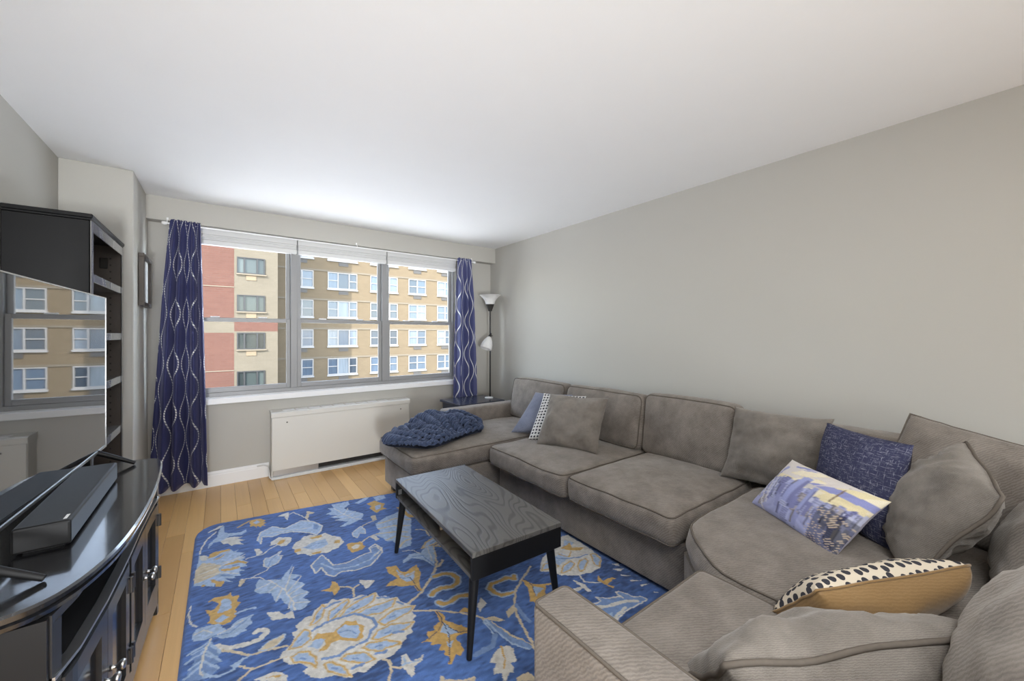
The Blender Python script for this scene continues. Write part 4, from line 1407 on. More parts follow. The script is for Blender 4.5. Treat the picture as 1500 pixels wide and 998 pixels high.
# ------------------------------------------------------------------ rug with its tufted pattern
RUG_ART = [
    ('L', 0, [(-2847,-969),(-2852,-1071),(-2830,-1116),(-2771,-1148),(-2732,-1126),(-2728,-1158),(-2758,-1192),(-2823,-1165),(-2860,-1217),(-2905,-1204),(-2931,-1273),(-2936,-1260),(-2929,-1206),(-2888,-1133),(-2874,-1009)]),
    ('W', 0, [(-2870,-1209),(-2831,-1181),(-2795,-1191),(-2752,-1229),(-2781,-1234),(-2745,-1282),(-2775,-1280),(-2754,-1341),(-2790,-1314),(-2815,-1316),(-2832,-1268),(-2856,-1265)]),
    ('W', 0, [(-2945,-1036),(-2933,-1011),(-2874,-961),(-2851,-972),(-2881,-1003)]),
    ('W', 9, [(-2969,-1320),(-2965,-1238),(-2941,-1136),(-2892,-1041)]),
    ('L', 0, [(-2972,-1336),(-2929,-1386),(-2903,-1351),(-2826,-1352),(-2806,-1404),(-2779,-1396),(-2793,-1423),(-2754,-1458),(-2781,-1478),(-2750,-1528),(-2770,-1540),(-2736,-1591),(-2753,-1604),(-2748,-1633),(-2786,-1628),(-2762,-1678),(-2787,-1667),(-2780,-1720),(-2813,-1702),(-2808,-1729),(-2849,-1705),(-2820,-1756),(-2858,-1728),(-2879,-1698),(-2899,-1747),(-2985,-1683)]),
    ('W', 0, [(-2973,-1388),(-2968,-1343),(-2946,-1351),(-2930,-1385),(-2934,-1417),(-2957,-1418)]),
    ('T', 0, [(-2984,-1513),(-2953,-1446),(-2899,-1495),(-2864,-1546),(-2879,-1567),(-2873,-1627),(-2909,-1646),(-2938,-1654),(-2986,-1661)]),
    ('G', 0, [(-2931,-1411),(-2926,-1361),(-2903,-1341),(-2826,-1352),(-2821,-1370),(-2867,-1378),(-2903,-1406)]),
    ('G', 0, [(-2909,-1445),(-2873,-1427),(-2827,-1389),(-2823,-1368),(-2854,-1424),(-2880,-1449)]),
    ('G', 0, [(-2867,-1552),(-2829,-1539),(-2790,-1529),(-2739,-1589),(-2753,-1604),(-2784,-1564),(-2816,-1561)]),
    ('G', 0, [(-2870,-1598),(-2867,-1580),(-2830,-1604),(-2804,-1599),(-2785,-1604),(-2780,-1625),(-2818,-1633),(-2855,-1621)]),
    ('G', 0, [(-2917,-1669),(-2900,-1675),(-2870,-1719),(-2855,-1723),(-2858,-1756),(-2870,-1774),(-2893,-1757),(-2887,-1734),(-2908,-1698)]),
    ('G', 0, [(-2956,-1710),(-2943,-1693),(-2934,-1707),(-2939,-1723)]),
    ('M', 0, [(-2902,-1423),(-2870,-1394),(-2853,-1397),(-2880,-1431)]),
    ('M', 0, [(-2836,-1583),(-2804,-1574),(-2778,-1585),(-2804,-1590)]),
    ('M', 0, [(-2879,-1645),(-2831,-1666),(-2813,-1702),(-2855,-1678)]),
    ('W', 8, [(-2942,-1496),(-2873,-1514),(-2756,-1515)]),
    ('W', 8, [(-2910,-1568),(-2802,-1507),(-2751,-1482)]),
    ('W', 8, [(-2945,-1619),(-2873,-1619),(-2791,-1688)]),
    ('W', 8, [(-2964,-1575),(-2886,-1554)]),
    ('G', 14, [(-2776,-1058),(-2702,-990)]),
    ('G', 0, [(-2708,-1024),(-2694,-984),(-2645,-994),(-2612,-1045),(-2626,-1072),(-2612,-1096),(-2629,-1107),(-2620,-1145),(-2642,-1128),(-2648,-1148),(-2669,-1114),(-2675,-1139),(-2684,-1097),(-2704,-1100)]),
    ('L', 0, [(-2689,-1044),(-2663,-1013),(-2646,-1058),(-2671,-1076)]),
    ('W', 0, [(-2624,-1458),(-2611,-1412),(-2570,-1380),(-2529,-1395),(-2498,-1429),(-2508,-1479),(-2536,-1519),(-2569,-1514),(-2587,-1471)]),
    ('G', 0, [(-2582,-1464),(-2576,-1439),(-2548,-1423),(-2533,-1440),(-2550,-1474),(-2573,-1481)]),
    ('W', 8, [(-2750,-1546),(-2703,-1545),(-2665,-1546),(-2626,-1501),(-2584,-1478)]),
    ('W', 0, [(-2701,-1450),(-2674,-1470),(-2667,-1526),(-2682,-1543),(-2696,-1537)]),
    ('L', 0, [(-2670,-1657),(-2659,-1605),(-2633,-1616),(-2603,-1593),(-2575,-1572),(-2591,-1620),(-2571,-1635),(-2603,-1699),(-2632,-1719),(-2652,-1724),(-2673,-1696)]),
    ('W', 6, [(-2670,-1657),(-2659,-1605),(-2633,-1616),(-2603,-1593),(-2575,-1572),(-2591,-1620),(-2571,-1635),(-2603,-1699),(-2632,-1719),(-2652,-1724),(-2673,-1696),(-2670,-1657)]),
    ('M', 6, [(-2651,-1713),(-2640,-1662),(-2604,-1610)]),
    ('W', 8, [(-2649,-1723),(-2664,-1751),(-2710,-1764),(-2736,-1782),(-2760,-1772),(-2784,-1761)]),
    ('T', 0, [(-2795,-1821),(-2787,-1766),(-2760,-1779),(-2768,-1809),(-2789,-1832)]),
    ('W', 7, [(-2736,-1779),(-2700,-1805),(-2683,-1836)]),
    ('L', 0, [(-2536,-1772),(-2610,-1892),(-2707,-1820),(-2731,-1917),(-2707,-1964),(-2665,-1986),(-2648,-2084),(-2628,-2062),(-2603,-2154),(-2599,-2192),(-2560,-2221),(-2509,-2179),(-2537,-2129),(-2504,-2096),(-2534,-2043),(-2510,-2010),(-2557,-1932),(-2515,-1918),(-2567,-1857)]),
    ('W', 6, [(-2663,-1853),(-2603,-2002),(-2583,-2133),(-2584,-2203)]),
    ('W', 6, [(-2647,-1886),(-2722,-1914)]),
    ('W', 6, [(-2633,-1939),(-2672,-1970)]),
    ('W', 6, [(-2615,-1983),(-2646,-2067)]),
    ('W', 6, [(-2604,-2011),(-2540,-1806)]),
    ('W', 6, [(-2598,-2036),(-2517,-1928)]),
    ('W', 6, [(-2592,-2060),(-2515,-2016)]),
    ('W', 6, [(-2587,-2092),(-2513,-2089)]),
    ('W', 6, [(-2584,-2141),(-2517,-2173)]),
    ('W', 6, [(-2593,-2107),(-2605,-2170)]),
    ('W', 0, [(-2695,-2138),(-2663,-2153),(-2626,-2206),(-2591,-2198),(-2592,-2264),(-2630,-2236),(-2677,-2217)]),
    ('L', 0, [(-2681,-1345),(-2657,-1234),(-2583,-1186),(-2519,-1269),(-2411,-1204),(-2344,-1273),(-2304,-1376),(-2332,-1459),(-2362,-1487),(-2395,-1429),(-2480,-1349),(-2550,-1331),(-2597,-1344),(-2651,-1305),(-2668,-1400)]),
    ('W', 9, [(-2681,-1345),(-2657,-1234),(-2583,-1186),(-2519,-1269),(-2411,-1204),(-2344,-1273),(-2304,-1376),(-2332,-1459),(-2362,-1487),(-2395,-1429),(-2480,-1349),(-2550,-1331),(-2597,-1344),(-2651,-1305),(-2668,-1400)]),
    ('W', 6, [(-2626,-1274),(-2523,-1307),(-2372,-1361)]),
    ('M', 0, [(-2349,-1306),(-2321,-1363),(-2343,-1417),(-2363,-1385)]),
    ('W', 8, [(-2497,-1081),(-2438,-1024),(-2398,-1116),(-2376,-1191),(-2367,-1256)]),
    ('W', 0, [(-2537,-1032),(-2489,-1007),(-2462,-1006),(-2474,-1099),(-2491,-1136),(-2495,-1063)]),
    ('T', 0, [(-2379,-1169),(-2352,-1067),(-2304,-1124),(-2347,-1134),(-2371,-1215)]),
    ('W', 0, [(-2515,-1573),(-2490,-1512),(-2454,-1499),(-2437,-1464),(-2389,-1467),(-2359,-1505),(-2308,-1494),(-2284,-1562),(-2244,-1607),(-2239,-1690),(-2287,-1743),(-2323,-1745),(-2350,-1766),(-2401,-1734),(-2436,-1743),(-2470,-1683),(-2502,-1675),(-2503,-1624)]),
    ('L', 0, [(-2460,-1614),(-2395,-1573),(-2325,-1579),(-2323,-1658),(-2368,-1682),(-2412,-1670)]),
    ('M', 6, [(-2449,-1622),(-2390,-1608),(-2322,-1628)]),
    ('G', 0, [(-2407,-1502),(-2335,-1507),(-2335,-1540),(-2400,-1530)]),
    ('G', 0, [(-2288,-1638),(-2248,-1652),(-2263,-1687),(-2290,-1673)]),
    ('G', 0, [(-2509,-1606),(-2470,-1607),(-2476,-1650),(-2508,-1641)]),
    ('G', 0, [(-2430,-1707),(-2375,-1715),(-2385,-1740),(-2423,-1732)]),
    ('G', 0, [(-2236,-1752),(-2220,-1725),(-2204,-1725),(-2180,-1749),(-2153,-1744),(-2144,-1821),(-2178,-1853),(-2200,-1845),(-2226,-1854),(-2241,-1797)]),
    ('W', 0, [(-2218,-1780),(-2190,-1765),(-2166,-1789),(-2186,-1818),(-2216,-1816)]),
    ('T', 9, [(-2152,-1763),(-2095,-1719),(-2039,-1711)]),
    ('W', 0, [(-2089,-1723),(-2055,-1716),(-2044,-1788),(-2067,-1797)]),
    ('L', 0, [(-2166,-1600),(-2097,-1541),(-2085,-1593),(-2096,-1669),(-2124,-1638),(-2157,-1688),(-2172,-1662)]),
    ('W', 6, [(-2166,-1600),(-2097,-1541),(-2085,-1593),(-2096,-1669),(-2124,-1638),(-2157,-1688),(-2172,-1662),(-2166,-1600)]),
    ('T', 10, [(-2093,-1551),(-2052,-1527),(-1975,-1509)]),
    ('T', 0, [(-1996,-1435),(-1962,-1433),(-1975,-1509),(-2002,-1501)]),
    ('L', 0, [(-2251,-1205),(-2203,-1179),(-2216,-1105),(-2177,-1125),(-2177,-1054),(-2120,-1065),(-2059,-1063),(-2061,-1132),(-2117,-1179),(-2089,-1243),(-2069,-1279),(-2023,-1354),(-2048,-1416),(-2069,-1439),(-2189,-1480),(-2211,-1463),(-2147,-1419),(-2224,-1343),(-2170,-1345),(-2237,-1275),(-2182,-1276)]),
    ('W', 6, [(-2179,-1132),(-2142,-1286),(-2100,-1397),(-2057,-1448)]),
    ('W', 6, [(-2142,-1286),(-2092,-1197)]),
    ('W', 6, [(-2123,-1321),(-2063,-1283)]),
    ('W', 6, [(-2101,-1376),(-2032,-1360)]),
    ('W', 6, [(-2144,-1293),(-2223,-1274)]),
    ('W', 6, [(-2119,-1363),(-2211,-1345)]),
    ('L', 0, [(-2030,-1131),(-1938,-1081),(-1880,-1049),(-1936,-1131),(-2007,-1162)]),
    ('G', 0, [(-1956,-1200),(-1884,-1170),(-1870,-1227),(-1838,-1275),(-1875,-1338),(-1855,-1382),(-1904,-1380),(-1942,-1403),(-1953,-1344),(-1961,-1295),(-1938,-1268)]),
    ('L', 0, [(-1879,-1100),(-1792,-1115),(-1799,-1185),(-1877,-1199)]),
    ('L', 0, [(-1919,-1282),(-1869,-1274),(-1893,-1346),(-1927,-1355)]),
    ('L', 0, [(-2000,-1566),(-1901,-1506),(-1854,-1501),(-1800,-1479),(-1771,-1643),(-1909,-1981),(-1978,-1988),(-1981,-1927),(-1984,-1864),(-2017,-1846),(-2024,-1787),(-2055,-1716),(-2006,-1692),(-2011,-1630)]),
    ('T', 14, [(-1983,-1579),(-1865,-1572),(-1788,-1649)]),
    ('T', 14, [(-2007,-1651),(-1914,-1667),(-1823,-1734)]),
    ('T', 14, [(-2039,-1711),(-1943,-1750),(-1866,-1807)]),
    ('T', 14, [(-2012,-1828),(-1940,-1818),(-1881,-1878)]),
    ('T', 14, [(-1979,-1958),(-1921,-1911),(-1880,-1911)]),
    ('G', 0, [(-1886,-1670),(-1863,-1668),(-1890,-1738),(-1901,-1730)]),
    ('M', 0, [(-2453,-1846),(-2385,-1768),(-2365,-1836),(-2350,-1923),(-2276,-1940),(-2163,-1906),(-2139,-1910),(-2130,-1860),(-2090,-1831),(-2070,-1905),(-2080,-1954),(-2134,-2008),(-2181,-2049),(-2269,-2043),(-2327,-2012),(-2374,-2034),(-2404,-1978),(-2410,-1902),(-2449,-1944)]),
    ('W', 9, [(-2453,-1846),(-2385,-1768),(-2365,-1836),(-2350,-1923),(-2276,-1940),(-2163,-1906),(-2139,-1910),(-2130,-1860),(-2090,-1831),(-2070,-1905),(-2080,-1954),(-2134,-2008),(-2181,-2049),(-2269,-2043),(-2327,-2012),(-2374,-2034),(-2404,-1978),(-2410,-1902),(-2449,-1944),(-2453,-1846)]),
    ('L', 12, [(-2402,-1859),(-2359,-1965),(-2259,-2003),(-2163,-1987),(-2096,-1928)]),
    ('W', 9, [(-2120,-1867),(-2088,-1863),(-2082,-1924),(-2133,-1969)]),
    ('G', 0, [(-2119,-2123),(-2065,-2138),(-2063,-2196),(-2046,-2232),(-2005,-2208),(-1969,-2201),(-1974,-2278),(-2017,-2350),(-2037,-2432),(-2054,-2427),(-2051,-2367),(-2098,-2346),(-2130,-2315),(-2175,-2289),(-2139,-2259),(-2102,-2258),(-2121,-2184)]),
    ('L', 0, [(-2077,-2170),(-2061,-2251),(-2024,-2256),(-1996,-2246),(-2036,-2322),(-2072,-2317),(-2090,-2267)]),
    ('D', 4, [(-2096,-2263),(-2041,-2296),(-2049,-2424)]),
    ('G', 5, [(-2078,-2216),(-2054,-2272),(-2012,-2265)]),
    ('T', 14, [(-2147,-2489),(-2052,-2448),(-1955,-2368),(-1905,-2314),(-1861,-2249),(-1807,-2071)]),
    ('T', 0, [(-1887,-2295),(-1823,-2234),(-1817,-2256),(-1863,-2297)]),
    ('L', 0, [(-2017,-2116),(-1958,-2072),(-1899,-2097),(-1834,-2051),(-1807,-2071),(-1846,-2191),(-1891,-2276),(-1916,-2174),(-1961,-2123),(-2018,-2140)]),
    ('M', 8, [(-1956,-2109),(-1898,-2134),(-1888,-2262)]),
    ('W', 6, [(-1979,-2019),(-1921,-2044),(-1902,-2104)]),
    ('W', 6, [(-1834,-2051),(-1877,-2220)]),
    ('L', 46, [(-1932,-2362),(-1888,-2365),(-1846,-2396),(-1837,-2448),(-1862,-2487),(-1899,-2495),(-1944,-2475),(-1992,-2479),(-2009,-2493)]),
    ('G', 26, [(-1932,-2362),(-1888,-2365),(-1846,-2396),(-1837,-2448),(-1862,-2487),(-1899,-2495),(-1944,-2475),(-1992,-2479),(-2009,-2493)]),
    ('L', 46, [(-2006,-2564),(-1994,-2591),(-1953,-2597),(-1906,-2582),(-1857,-2606)]),
    ('G', 26, [(-2006,-2564),(-1994,-2591),(-1953,-2597),(-1906,-2582),(-1857,-2606)]),
    ('T', 11, [(-2130,-2548),(-2039,-2610),(-1973,-2676),(-1928,-2727),(-1897,-2772),(-1879,-2844)]),
    ('G', 0, [(-1963,-2684),(-1918,-2671),(-1904,-2699),(-1921,-2715)]),
    ('W', 0, [(-1871,-2707),(-1816,-2656),(-1821,-2720),(-1870,-2730)]),
    ('G', 0, [(-2047,-2610),(-2030,-2634),(-2031,-2705),(-2001,-2753),(-1972,-2801),(-1984,-2827),(-2032,-2810),(-2050,-2825),(-2047,-2873),(-2054,-2895),(-2076,-2913),(-2089,-2895),(-2126,-2925),(-2139,-2920),(-2115,-2892),(-2129,-2865),(-2113,-2851),(-2135,-2834),(-2118,-2812),(-2150,-2788),(-2138,-2774),(-2178,-2753),(-2144,-2746),(-2135,-2714),(-2100,-2721),(-2096,-2693),(-2058,-2690)]),
    ('L', 0, [(-2087,-2750),(-2047,-2709),(-2027,-2775),(-2025,-2796),(-2057,-2782),(-2076,-2806),(-2067,-2775)]),
    ('L', 0, [(-2092,-2804),(-2085,-2823),(-2063,-2825),(-2093,-2857)]),
    ('D', 4, [(-2041,-2614),(-2048,-2697),(-2058,-2771),(-2102,-2868),(-2130,-2915)]),
    ('D', 4, [(-2050,-2696),(-2085,-2732),(-2147,-2753)]),
    ('D', 4, [(-2045,-2720),(-2025,-2796),(-1982,-2818)]),
    ('W', 0, [(-2272,-2763),(-2253,-2773),(-2256,-2804),(-2242,-2819),(-2200,-2816),(-2212,-2837),(-2251,-2848),(-2260,-2881),(-2279,-2889),(-2283,-2856),(-2293,-2817)]),
    ('L', 8, [(-2286,-2814),(-2259,-2818),(-2223,-2829)]),
    ('L', 8, [(-2267,-2779),(-2277,-2813)]),
    ('T', 11, [(-2340,-2733),(-2323,-2754),(-2324,-2798),(-2295,-2823)]),
    ('T', 11, [(-2324,-2798),(-2342,-2834),(-2358,-2850)]),
    ('T', 0, [(-2201,-2968),(-2184,-2945),(-2181,-2973),(-2122,-3017),(-2081,-3029),(-2089,-3051)]),
    ('W', 0, [(-2612,-2357),(-2594,-2347),(-2594,-2316),(-2567,-2303),(-2556,-2287),(-2526,-2292),(-2507,-2263),(-2471,-2240),(-2448,-2247),(-2424,-2223),(-2401,-2250),(-2373,-2256),(-2349,-2279),(-2293,-2281),(-2274,-2305),(-2233,-2306),(-2226,-2351),(-2198,-2362),(-2186,-2390),(-2158,-2402),(-2153,-2444),(-2136,-2485),(-2113,-2520),(-2136,-2548),(-2135,-2584),(-2157,-2601),(-2148,-2616),(-2181,-2647),(-2187,-2674),(-2216,-2674),(-2220,-2694),(-2250,-2700),(-2255,-2725),(-2284,-2730),(-2298,-2746),(-2350,-2733),(-2370,-2744),(-2388,-2749),(-2417,-2763),(-2435,-2744),(-2458,-2739),(-2469,-2751),(-2511,-2705),(-2560,-2686),(-2588,-2659),(-2613,-2611),(-2589,-2599),(-2620,-2558),(-2654,-2538),(-2677,-2477),(-2659,-2451),(-2639,-2439),(-2614,-2400)]),
    ('L', 0, [(-2541,-2355),(-2514,-2301),(-2471,-2244),(-2462,-2269),(-2493,-2334),(-2524,-2360)]),
    ('T', 13, [(-2541,-2355),(-2514,-2301),(-2471,-2244),(-2462,-2269),(-2493,-2334),(-2524,-2360),(-2541,-2355)]),
    ('G', 5, [(-2541,-2355),(-2514,-2301),(-2471,-2244),(-2462,-2269),(-2493,-2334),(-2524,-2360),(-2541,-2355)]),
    ('M', 9, [(-2514,-2325),(-2502,-2312)]),
    ('L', 0, [(-2475,-2380),(-2452,-2312),(-2400,-2288),(-2358,-2277),(-2359,-2300),(-2407,-2338),(-2448,-2376)]),
    ('T', 13, [(-2475,-2380),(-2452,-2312),(-2400,-2288),(-2358,-2277),(-2359,-2300),(-2407,-2338),(-2448,-2376),(-2475,-2380)]),
    ('G', 5, [(-2475,-2380),(-2452,-2312),(-2400,-2288),(-2358,-2277),(-2359,-2300),(-2407,-2338),(-2448,-2376),(-2475,-2380)]),
    ('M', 9, [(-2434,-2342),(-2415,-2325)]),
    ('L', 0, [(-2432,-2388),(-2383,-2338),(-2313,-2315),(-2234,-2310),(-2259,-2356),(-2305,-2377),(-2366,-2385)]),
    ('T', 13, [(-2432,-2388),(-2383,-2338),(-2313,-2315),(-2234,-2310),(-2259,-2356),(-2305,-2377),(-2366,-2385),(-2432,-2388)]),
    ('G', 5, [(-2432,-2388),(-2383,-2338),(-2313,-2315),(-2234,-2310),(-2259,-2356),(-2305,-2377),(-2366,-2385),(-2432,-2388)]),
    ('M', 9, [(-2361,-2364),(-2329,-2353)]),
    ('L', 0, [(-2358,-2409),(-2299,-2391),(-2233,-2403),(-2163,-2408),(-2199,-2456),(-2254,-2469),(-2316,-2448)]),
    ('T', 13, [(-2358,-2409),(-2299,-2391),(-2233,-2403),(-2163,-2408),(-2199,-2456),(-2254,-2469),(-2316,-2448),(-2358,-2409)]),
    ('G', 5, [(-2358,-2409),(-2299,-2391),(-2233,-2403),(-2163,-2408),(-2199,-2456),(-2254,-2469),(-2316,-2448),(-2358,-2409)]),
    ('M', 9, [(-2291,-2421),(-2262,-2427)]),
    ('L', 0, [(-2290,-2518),(-2245,-2501),(-2199,-2484),(-2112,-2517),(-2154,-2543),(-2213,-2551),(-2273,-2555)]),
    ('T', 13, [(-2290,-2518),(-2245,-2501),(-2199,-2484),(-2112,-2517),(-2154,-2543),(-2213,-2551),(-2273,-2555),(-2290,-2518)]),
    ('G', 5, [(-2290,-2518),(-2245,-2501),(-2199,-2484),(-2112,-2517),(-2154,-2543),(-2213,-2551),(-2273,-2555),(-2290,-2518)]),
    ('M', 9, [(-2237,-2523),(-2213,-2524)]),
    ('L', 0, [(-2340,-2604),(-2306,-2570),(-2244,-2569),(-2157,-2618),(-2206,-2636),(-2266,-2630),(-2316,-2629)]),
    ('T', 13, [(-2340,-2604),(-2306,-2570),(-2244,-2569),(-2157,-2618),(-2206,-2636),(-2266,-2630),(-2316,-2629),(-2340,-2604)]),
    ('G', 5, [(-2340,-2604),(-2306,-2570),(-2244,-2569),(-2157,-2618),(-2206,-2636),(-2266,-2630),(-2316,-2629),(-2340,-2604)]),
    ('M', 9, [(-2287,-2607),(-2263,-2608)]),
    ('L', 0, [(-2391,-2630),(-2358,-2620),(-2295,-2646),(-2250,-2700),(-2290,-2698),(-2344,-2686)]),
    ('T', 13, [(-2391,-2630),(-2358,-2620),(-2295,-2646),(-2250,-2700),(-2290,-2698),(-2344,-2686),(-2391,-2630)]),
    ('G', 5, [(-2391,-2630),(-2358,-2620),(-2295,-2646),(-2250,-2700),(-2290,-2698),(-2344,-2686),(-2391,-2630)]),
    ('M', 9, [(-2343,-2653),(-2322,-2663)]),
    ('L', 0, [(-2480,-2637),(-2445,-2624),(-2387,-2660),(-2361,-2722),(-2403,-2713),(-2443,-2680)]),
    ('T', 13, [(-2480,-2637),(-2445,-2624),(-2387,-2660),(-2361,-2722),(-2403,-2713),(-2443,-2680),(-2480,-2637)]),
    ('G', 5, [(-2480,-2637),(-2445,-2624),(-2387,-2660),(-2361,-2722),(-2403,-2713),(-2443,-2680),(-2480,-2637)]),
    ('M', 9, [(-2438,-2662),(-2420,-2673)]),
    ('L', 0, [(-2536,-2620),(-2510,-2627),(-2475,-2684),(-2465,-2745),(-2497,-2710),(-2530,-2668)]),
    ('T', 13, [(-2536,-2620),(-2510,-2627),(-2475,-2684),(-2465,-2745),(-2497,-2710),(-2530,-2668),(-2536,-2620)]),
    ('G', 5, [(-2536,-2620),(-2510,-2627),(-2475,-2684),(-2465,-2745),(-2497,-2710),(-2530,-2668),(-2536,-2620)]),
    ('M', 9, [(-2512,-2660),(-2502,-2676)]),
    ('L', 0, [(-2639,-2505),(-2607,-2496),(-2575,-2516),(-2557,-2567),(-2566,-2622),(-2579,-2588),(-2633,-2542)]),
    ('T', 13, [(-2639,-2505),(-2607,-2496),(-2575,-2516),(-2557,-2567),(-2566,-2622),(-2579,-2588),(-2633,-2542),(-2639,-2505)]),
    ('G', 5, [(-2639,-2505),(-2607,-2496),(-2575,-2516),(-2557,-2567),(-2566,-2622),(-2579,-2588),(-2633,-2542),(-2639,-2505)]),
    ('M', 9, [(-2607,-2536),(-2594,-2549)]),
    ('L', 0, [(-2640,-2451),(-2607,-2406),(-2568,-2367),(-2551,-2394),(-2560,-2448),(-2596,-2471)]),
    ('T', 13, [(-2640,-2451),(-2607,-2406),(-2568,-2367),(-2551,-2394),(-2560,-2448),(-2596,-2471),(-2640,-2451)]),
    ('G', 5, [(-2640,-2451),(-2607,-2406),(-2568,-2367),(-2551,-2394),(-2560,-2448),(-2596,-2471),(-2640,-2451)]),
    ('M', 9, [(-2604,-2432),(-2588,-2424)]),
    ('M', 14, [(-2464,-2277),(-2423,-2262),(-2395,-2268)]),
    ('M', 14, [(-2334,-2300),(-2283,-2299)]),
    ('M', 14, [(-2237,-2353),(-2193,-2380)]),
    ('M', 14, [(-2168,-2442),(-2153,-2472)]),
    ('M', 14, [(-2254,-2624),(-2218,-2643)]),
    ('M', 14, [(-2354,-2692),(-2315,-2707)]),
    ('M', 14, [(-2450,-2709),(-2411,-2713)]),
    ('M', 14, [(-2539,-2396),(-2484,-2381),(-2422,-2386),(-2360,-2399),(-2299,-2487),(-2302,-2541),(-2333,-2550),(-2362,-2603),(-2437,-2596),(-2475,-2615),(-2534,-2590)]),
    ('W', 0, [(-2524,-2407),(-2468,-2386),(-2416,-2399),(-2342,-2438),(-2317,-2498),(-2358,-2591),(-2413,-2600),(-2493,-2547),(-2542,-2551),(-2560,-2469)]),
    ('G', 0, [(-2554,-2459),(-2528,-2427),(-2467,-2465),(-2403,-2421),(-2383,-2449),(-2368,-2447),(-2363,-2480),(-2344,-2510),(-2366,-2540),(-2366,-2571),(-2394,-2578),(-2407,-2576),(-2455,-2526),(-2488,-2523),(-2509,-2549),(-2544,-2543),(-2515,-2517),(-2504,-2482)]),
    ('L', 0, [(-2454,-2467),(-2413,-2443),(-2397,-2470),(-2365,-2487),(-2374,-2535),(-2398,-2561),(-2448,-2517)]),
    ('L', 0, [(-2575,-2486),(-2542,-2461),(-2504,-2482),(-2521,-2505),(-2537,-2522)]),
    ('M', 6, [(-2444,-2482),(-2411,-2491),(-2390,-2530)]),
    ('G', 0, [(-2458,-2123),(-2414,-2125),(-2392,-2071),(-2374,-2084),(-2370,-2157),(-2386,-2182),(-2410,-2204),(-2411,-2163)]),
    ('T', 10, [(-2368,-2148),(-2340,-2164),(-2316,-2203),(-2332,-2272)]),
    ('T', 10, [(-2316,-2203),(-2282,-2185)]),
    ('W', 0, [(-2272,-2149),(-2204,-2199),(-2246,-2245),(-2266,-2240)]),
    ('G', 0, [(-2924,-1881),(-2893,-1858),(-2839,-1879),(-2829,-1858),(-2823,-1901),(-2796,-1911),(-2804,-1962),(-2790,-1977),(-2814,-2026),(-2811,-2070),(-2831,-2112),(-2861,-2113),(-2902,-2079),(-2920,-2061),(-2906,-2024),(-2918,-1982),(-2927,-1946),(-2907,-1964),(-2892,-1967),(-2876,-1926),(-2900,-1885)]),
    ('L', 0, [(-2864,-1898),(-2840,-1907),(-2828,-1953),(-2825,-2008),(-2864,-2013),(-2884,-2007),(-2868,-1950)]),
    ('L', 0, [(-2895,-2057),(-2861,-2033),(-2834,-2069),(-2872,-2089)]),
    ('W', 8, [(-2957,-2057),(-2976,-2020),(-2990,-1961),(-2987,-1870)]),
    ('L', 0, [(-2974,-2132),(-2966,-2096),(-2952,-2076),(-2916,-2080),(-2872,-2097),(-2850,-2167),(-2808,-2121),(-2741,-2114),(-2759,-2150),(-2753,-2178),(-2784,-2201),(-2774,-2216),(-2822,-2231),(-2865,-2210),(-2900,-2173),(-2932,-2178),(-2963,-2155)]),
    ('M', 6, [(-2897,-2172),(-2836,-2192),(-2758,-2126)]),
    ('W', 7, [(-2961,-2113),(-2930,-2100),(-2901,-2144)]),
    ('W', 6, [(-2879,-2175),(-2820,-2151),(-2789,-2135)]),
    ('L', 13, [(-2810,-2058),(-2771,-2058),(-2735,-2071)]),
    ('W', 26, [(-2882,-2249),(-2851,-2292),(-2810,-2303),(-2767,-2314),(-2731,-2314),(-2706,-2289),(-2708,-2265),(-2734,-2246),(-2746,-2256)]),
    ('T', 11, [(-2862,-2291),(-2804,-2353),(-2771,-2391),(-2708,-2405),(-2645,-2426)]),
    ('T', 11, [(-2816,-2505),(-2769,-2478),(-2715,-2482),(-2652,-2492)]),
    ('T', 8, [(-2810,-2435),(-2769,-2472)]),
    ('T', 0, [(-2743,-2386),(-2712,-2356),(-2646,-2341),(-2645,-2370),(-2686,-2402),(-2726,-2399)]),
    ('L', 6, [(-2743,-2386),(-2712,-2356),(-2646,-2341),(-2645,-2370),(-2686,-2402),(-2726,-2399),(-2743,-2386)]),
    ('M', 0, [(-2904,-2178),(-2931,-2206),(-2980,-2222),(-2953,-2229),(-2980,-2285),(-2951,-2282),(-2968,-2329),(-2984,-2380),(-2940,-2417),(-2903,-2423),(-2875,-2393),(-2904,-2359),(-2865,-2358),(-2885,-2318),(-2865,-2302),(-2893,-2235)]),
    ('L', 10, [(-2907,-2196),(-2979,-2236)]),
    ('L', 10, [(-2916,-2244),(-2983,-2289)]),
    ('L', 10, [(-2928,-2299),(-2971,-2333)]),
    ('L', 10, [(-2933,-2338),(-2984,-2377)]),
    ('L', 10, [(-2907,-2210),(-2869,-2299)]),
    ('L', 10, [(-2916,-2257),(-2869,-2356)]),
    ('L', 10, [(-2928,-2312),(-2878,-2390)]),
    ('L', 10, [(-2929,-2370),(-2900,-2426)]),
    ('L', 10, [(-2913,-2226),(-2963,-2242)]),
    ('L', 10, [(-2922,-2278),(-2882,-2327)]),
    ('W', 8, [(-2902,-2179),(-2926,-2263),(-2933,-2338),(-2936,-2365),(-2925,-2393)]),
    ('L', 10, [(-2925,-2401),(-2878,-2442),(-2827,-2435),(-2799,-2401),(-2771,-2391)]),
    ('L', 0, [(-2838,-2403),(-2813,-2397),(-2792,-2388),(-2814,-2433),(-2830,-2432)]),
    ('W', 0, [(-2772,-2537),(-2720,-2538),(-2687,-2556),(-2663,-2585),(-2668,-2620)]),
    ('G', 0, [(-2728,-2554),(-2682,-2574),(-2684,-2587)]),
    ('L', 40, [(-1581,-2615),(-1594,-2643),(-1615,-2609),(-1667,-2607),(-1715,-2602),(-1746,-2626),(-1747,-2670),(-1724,-2709),(-1669,-2723)]),
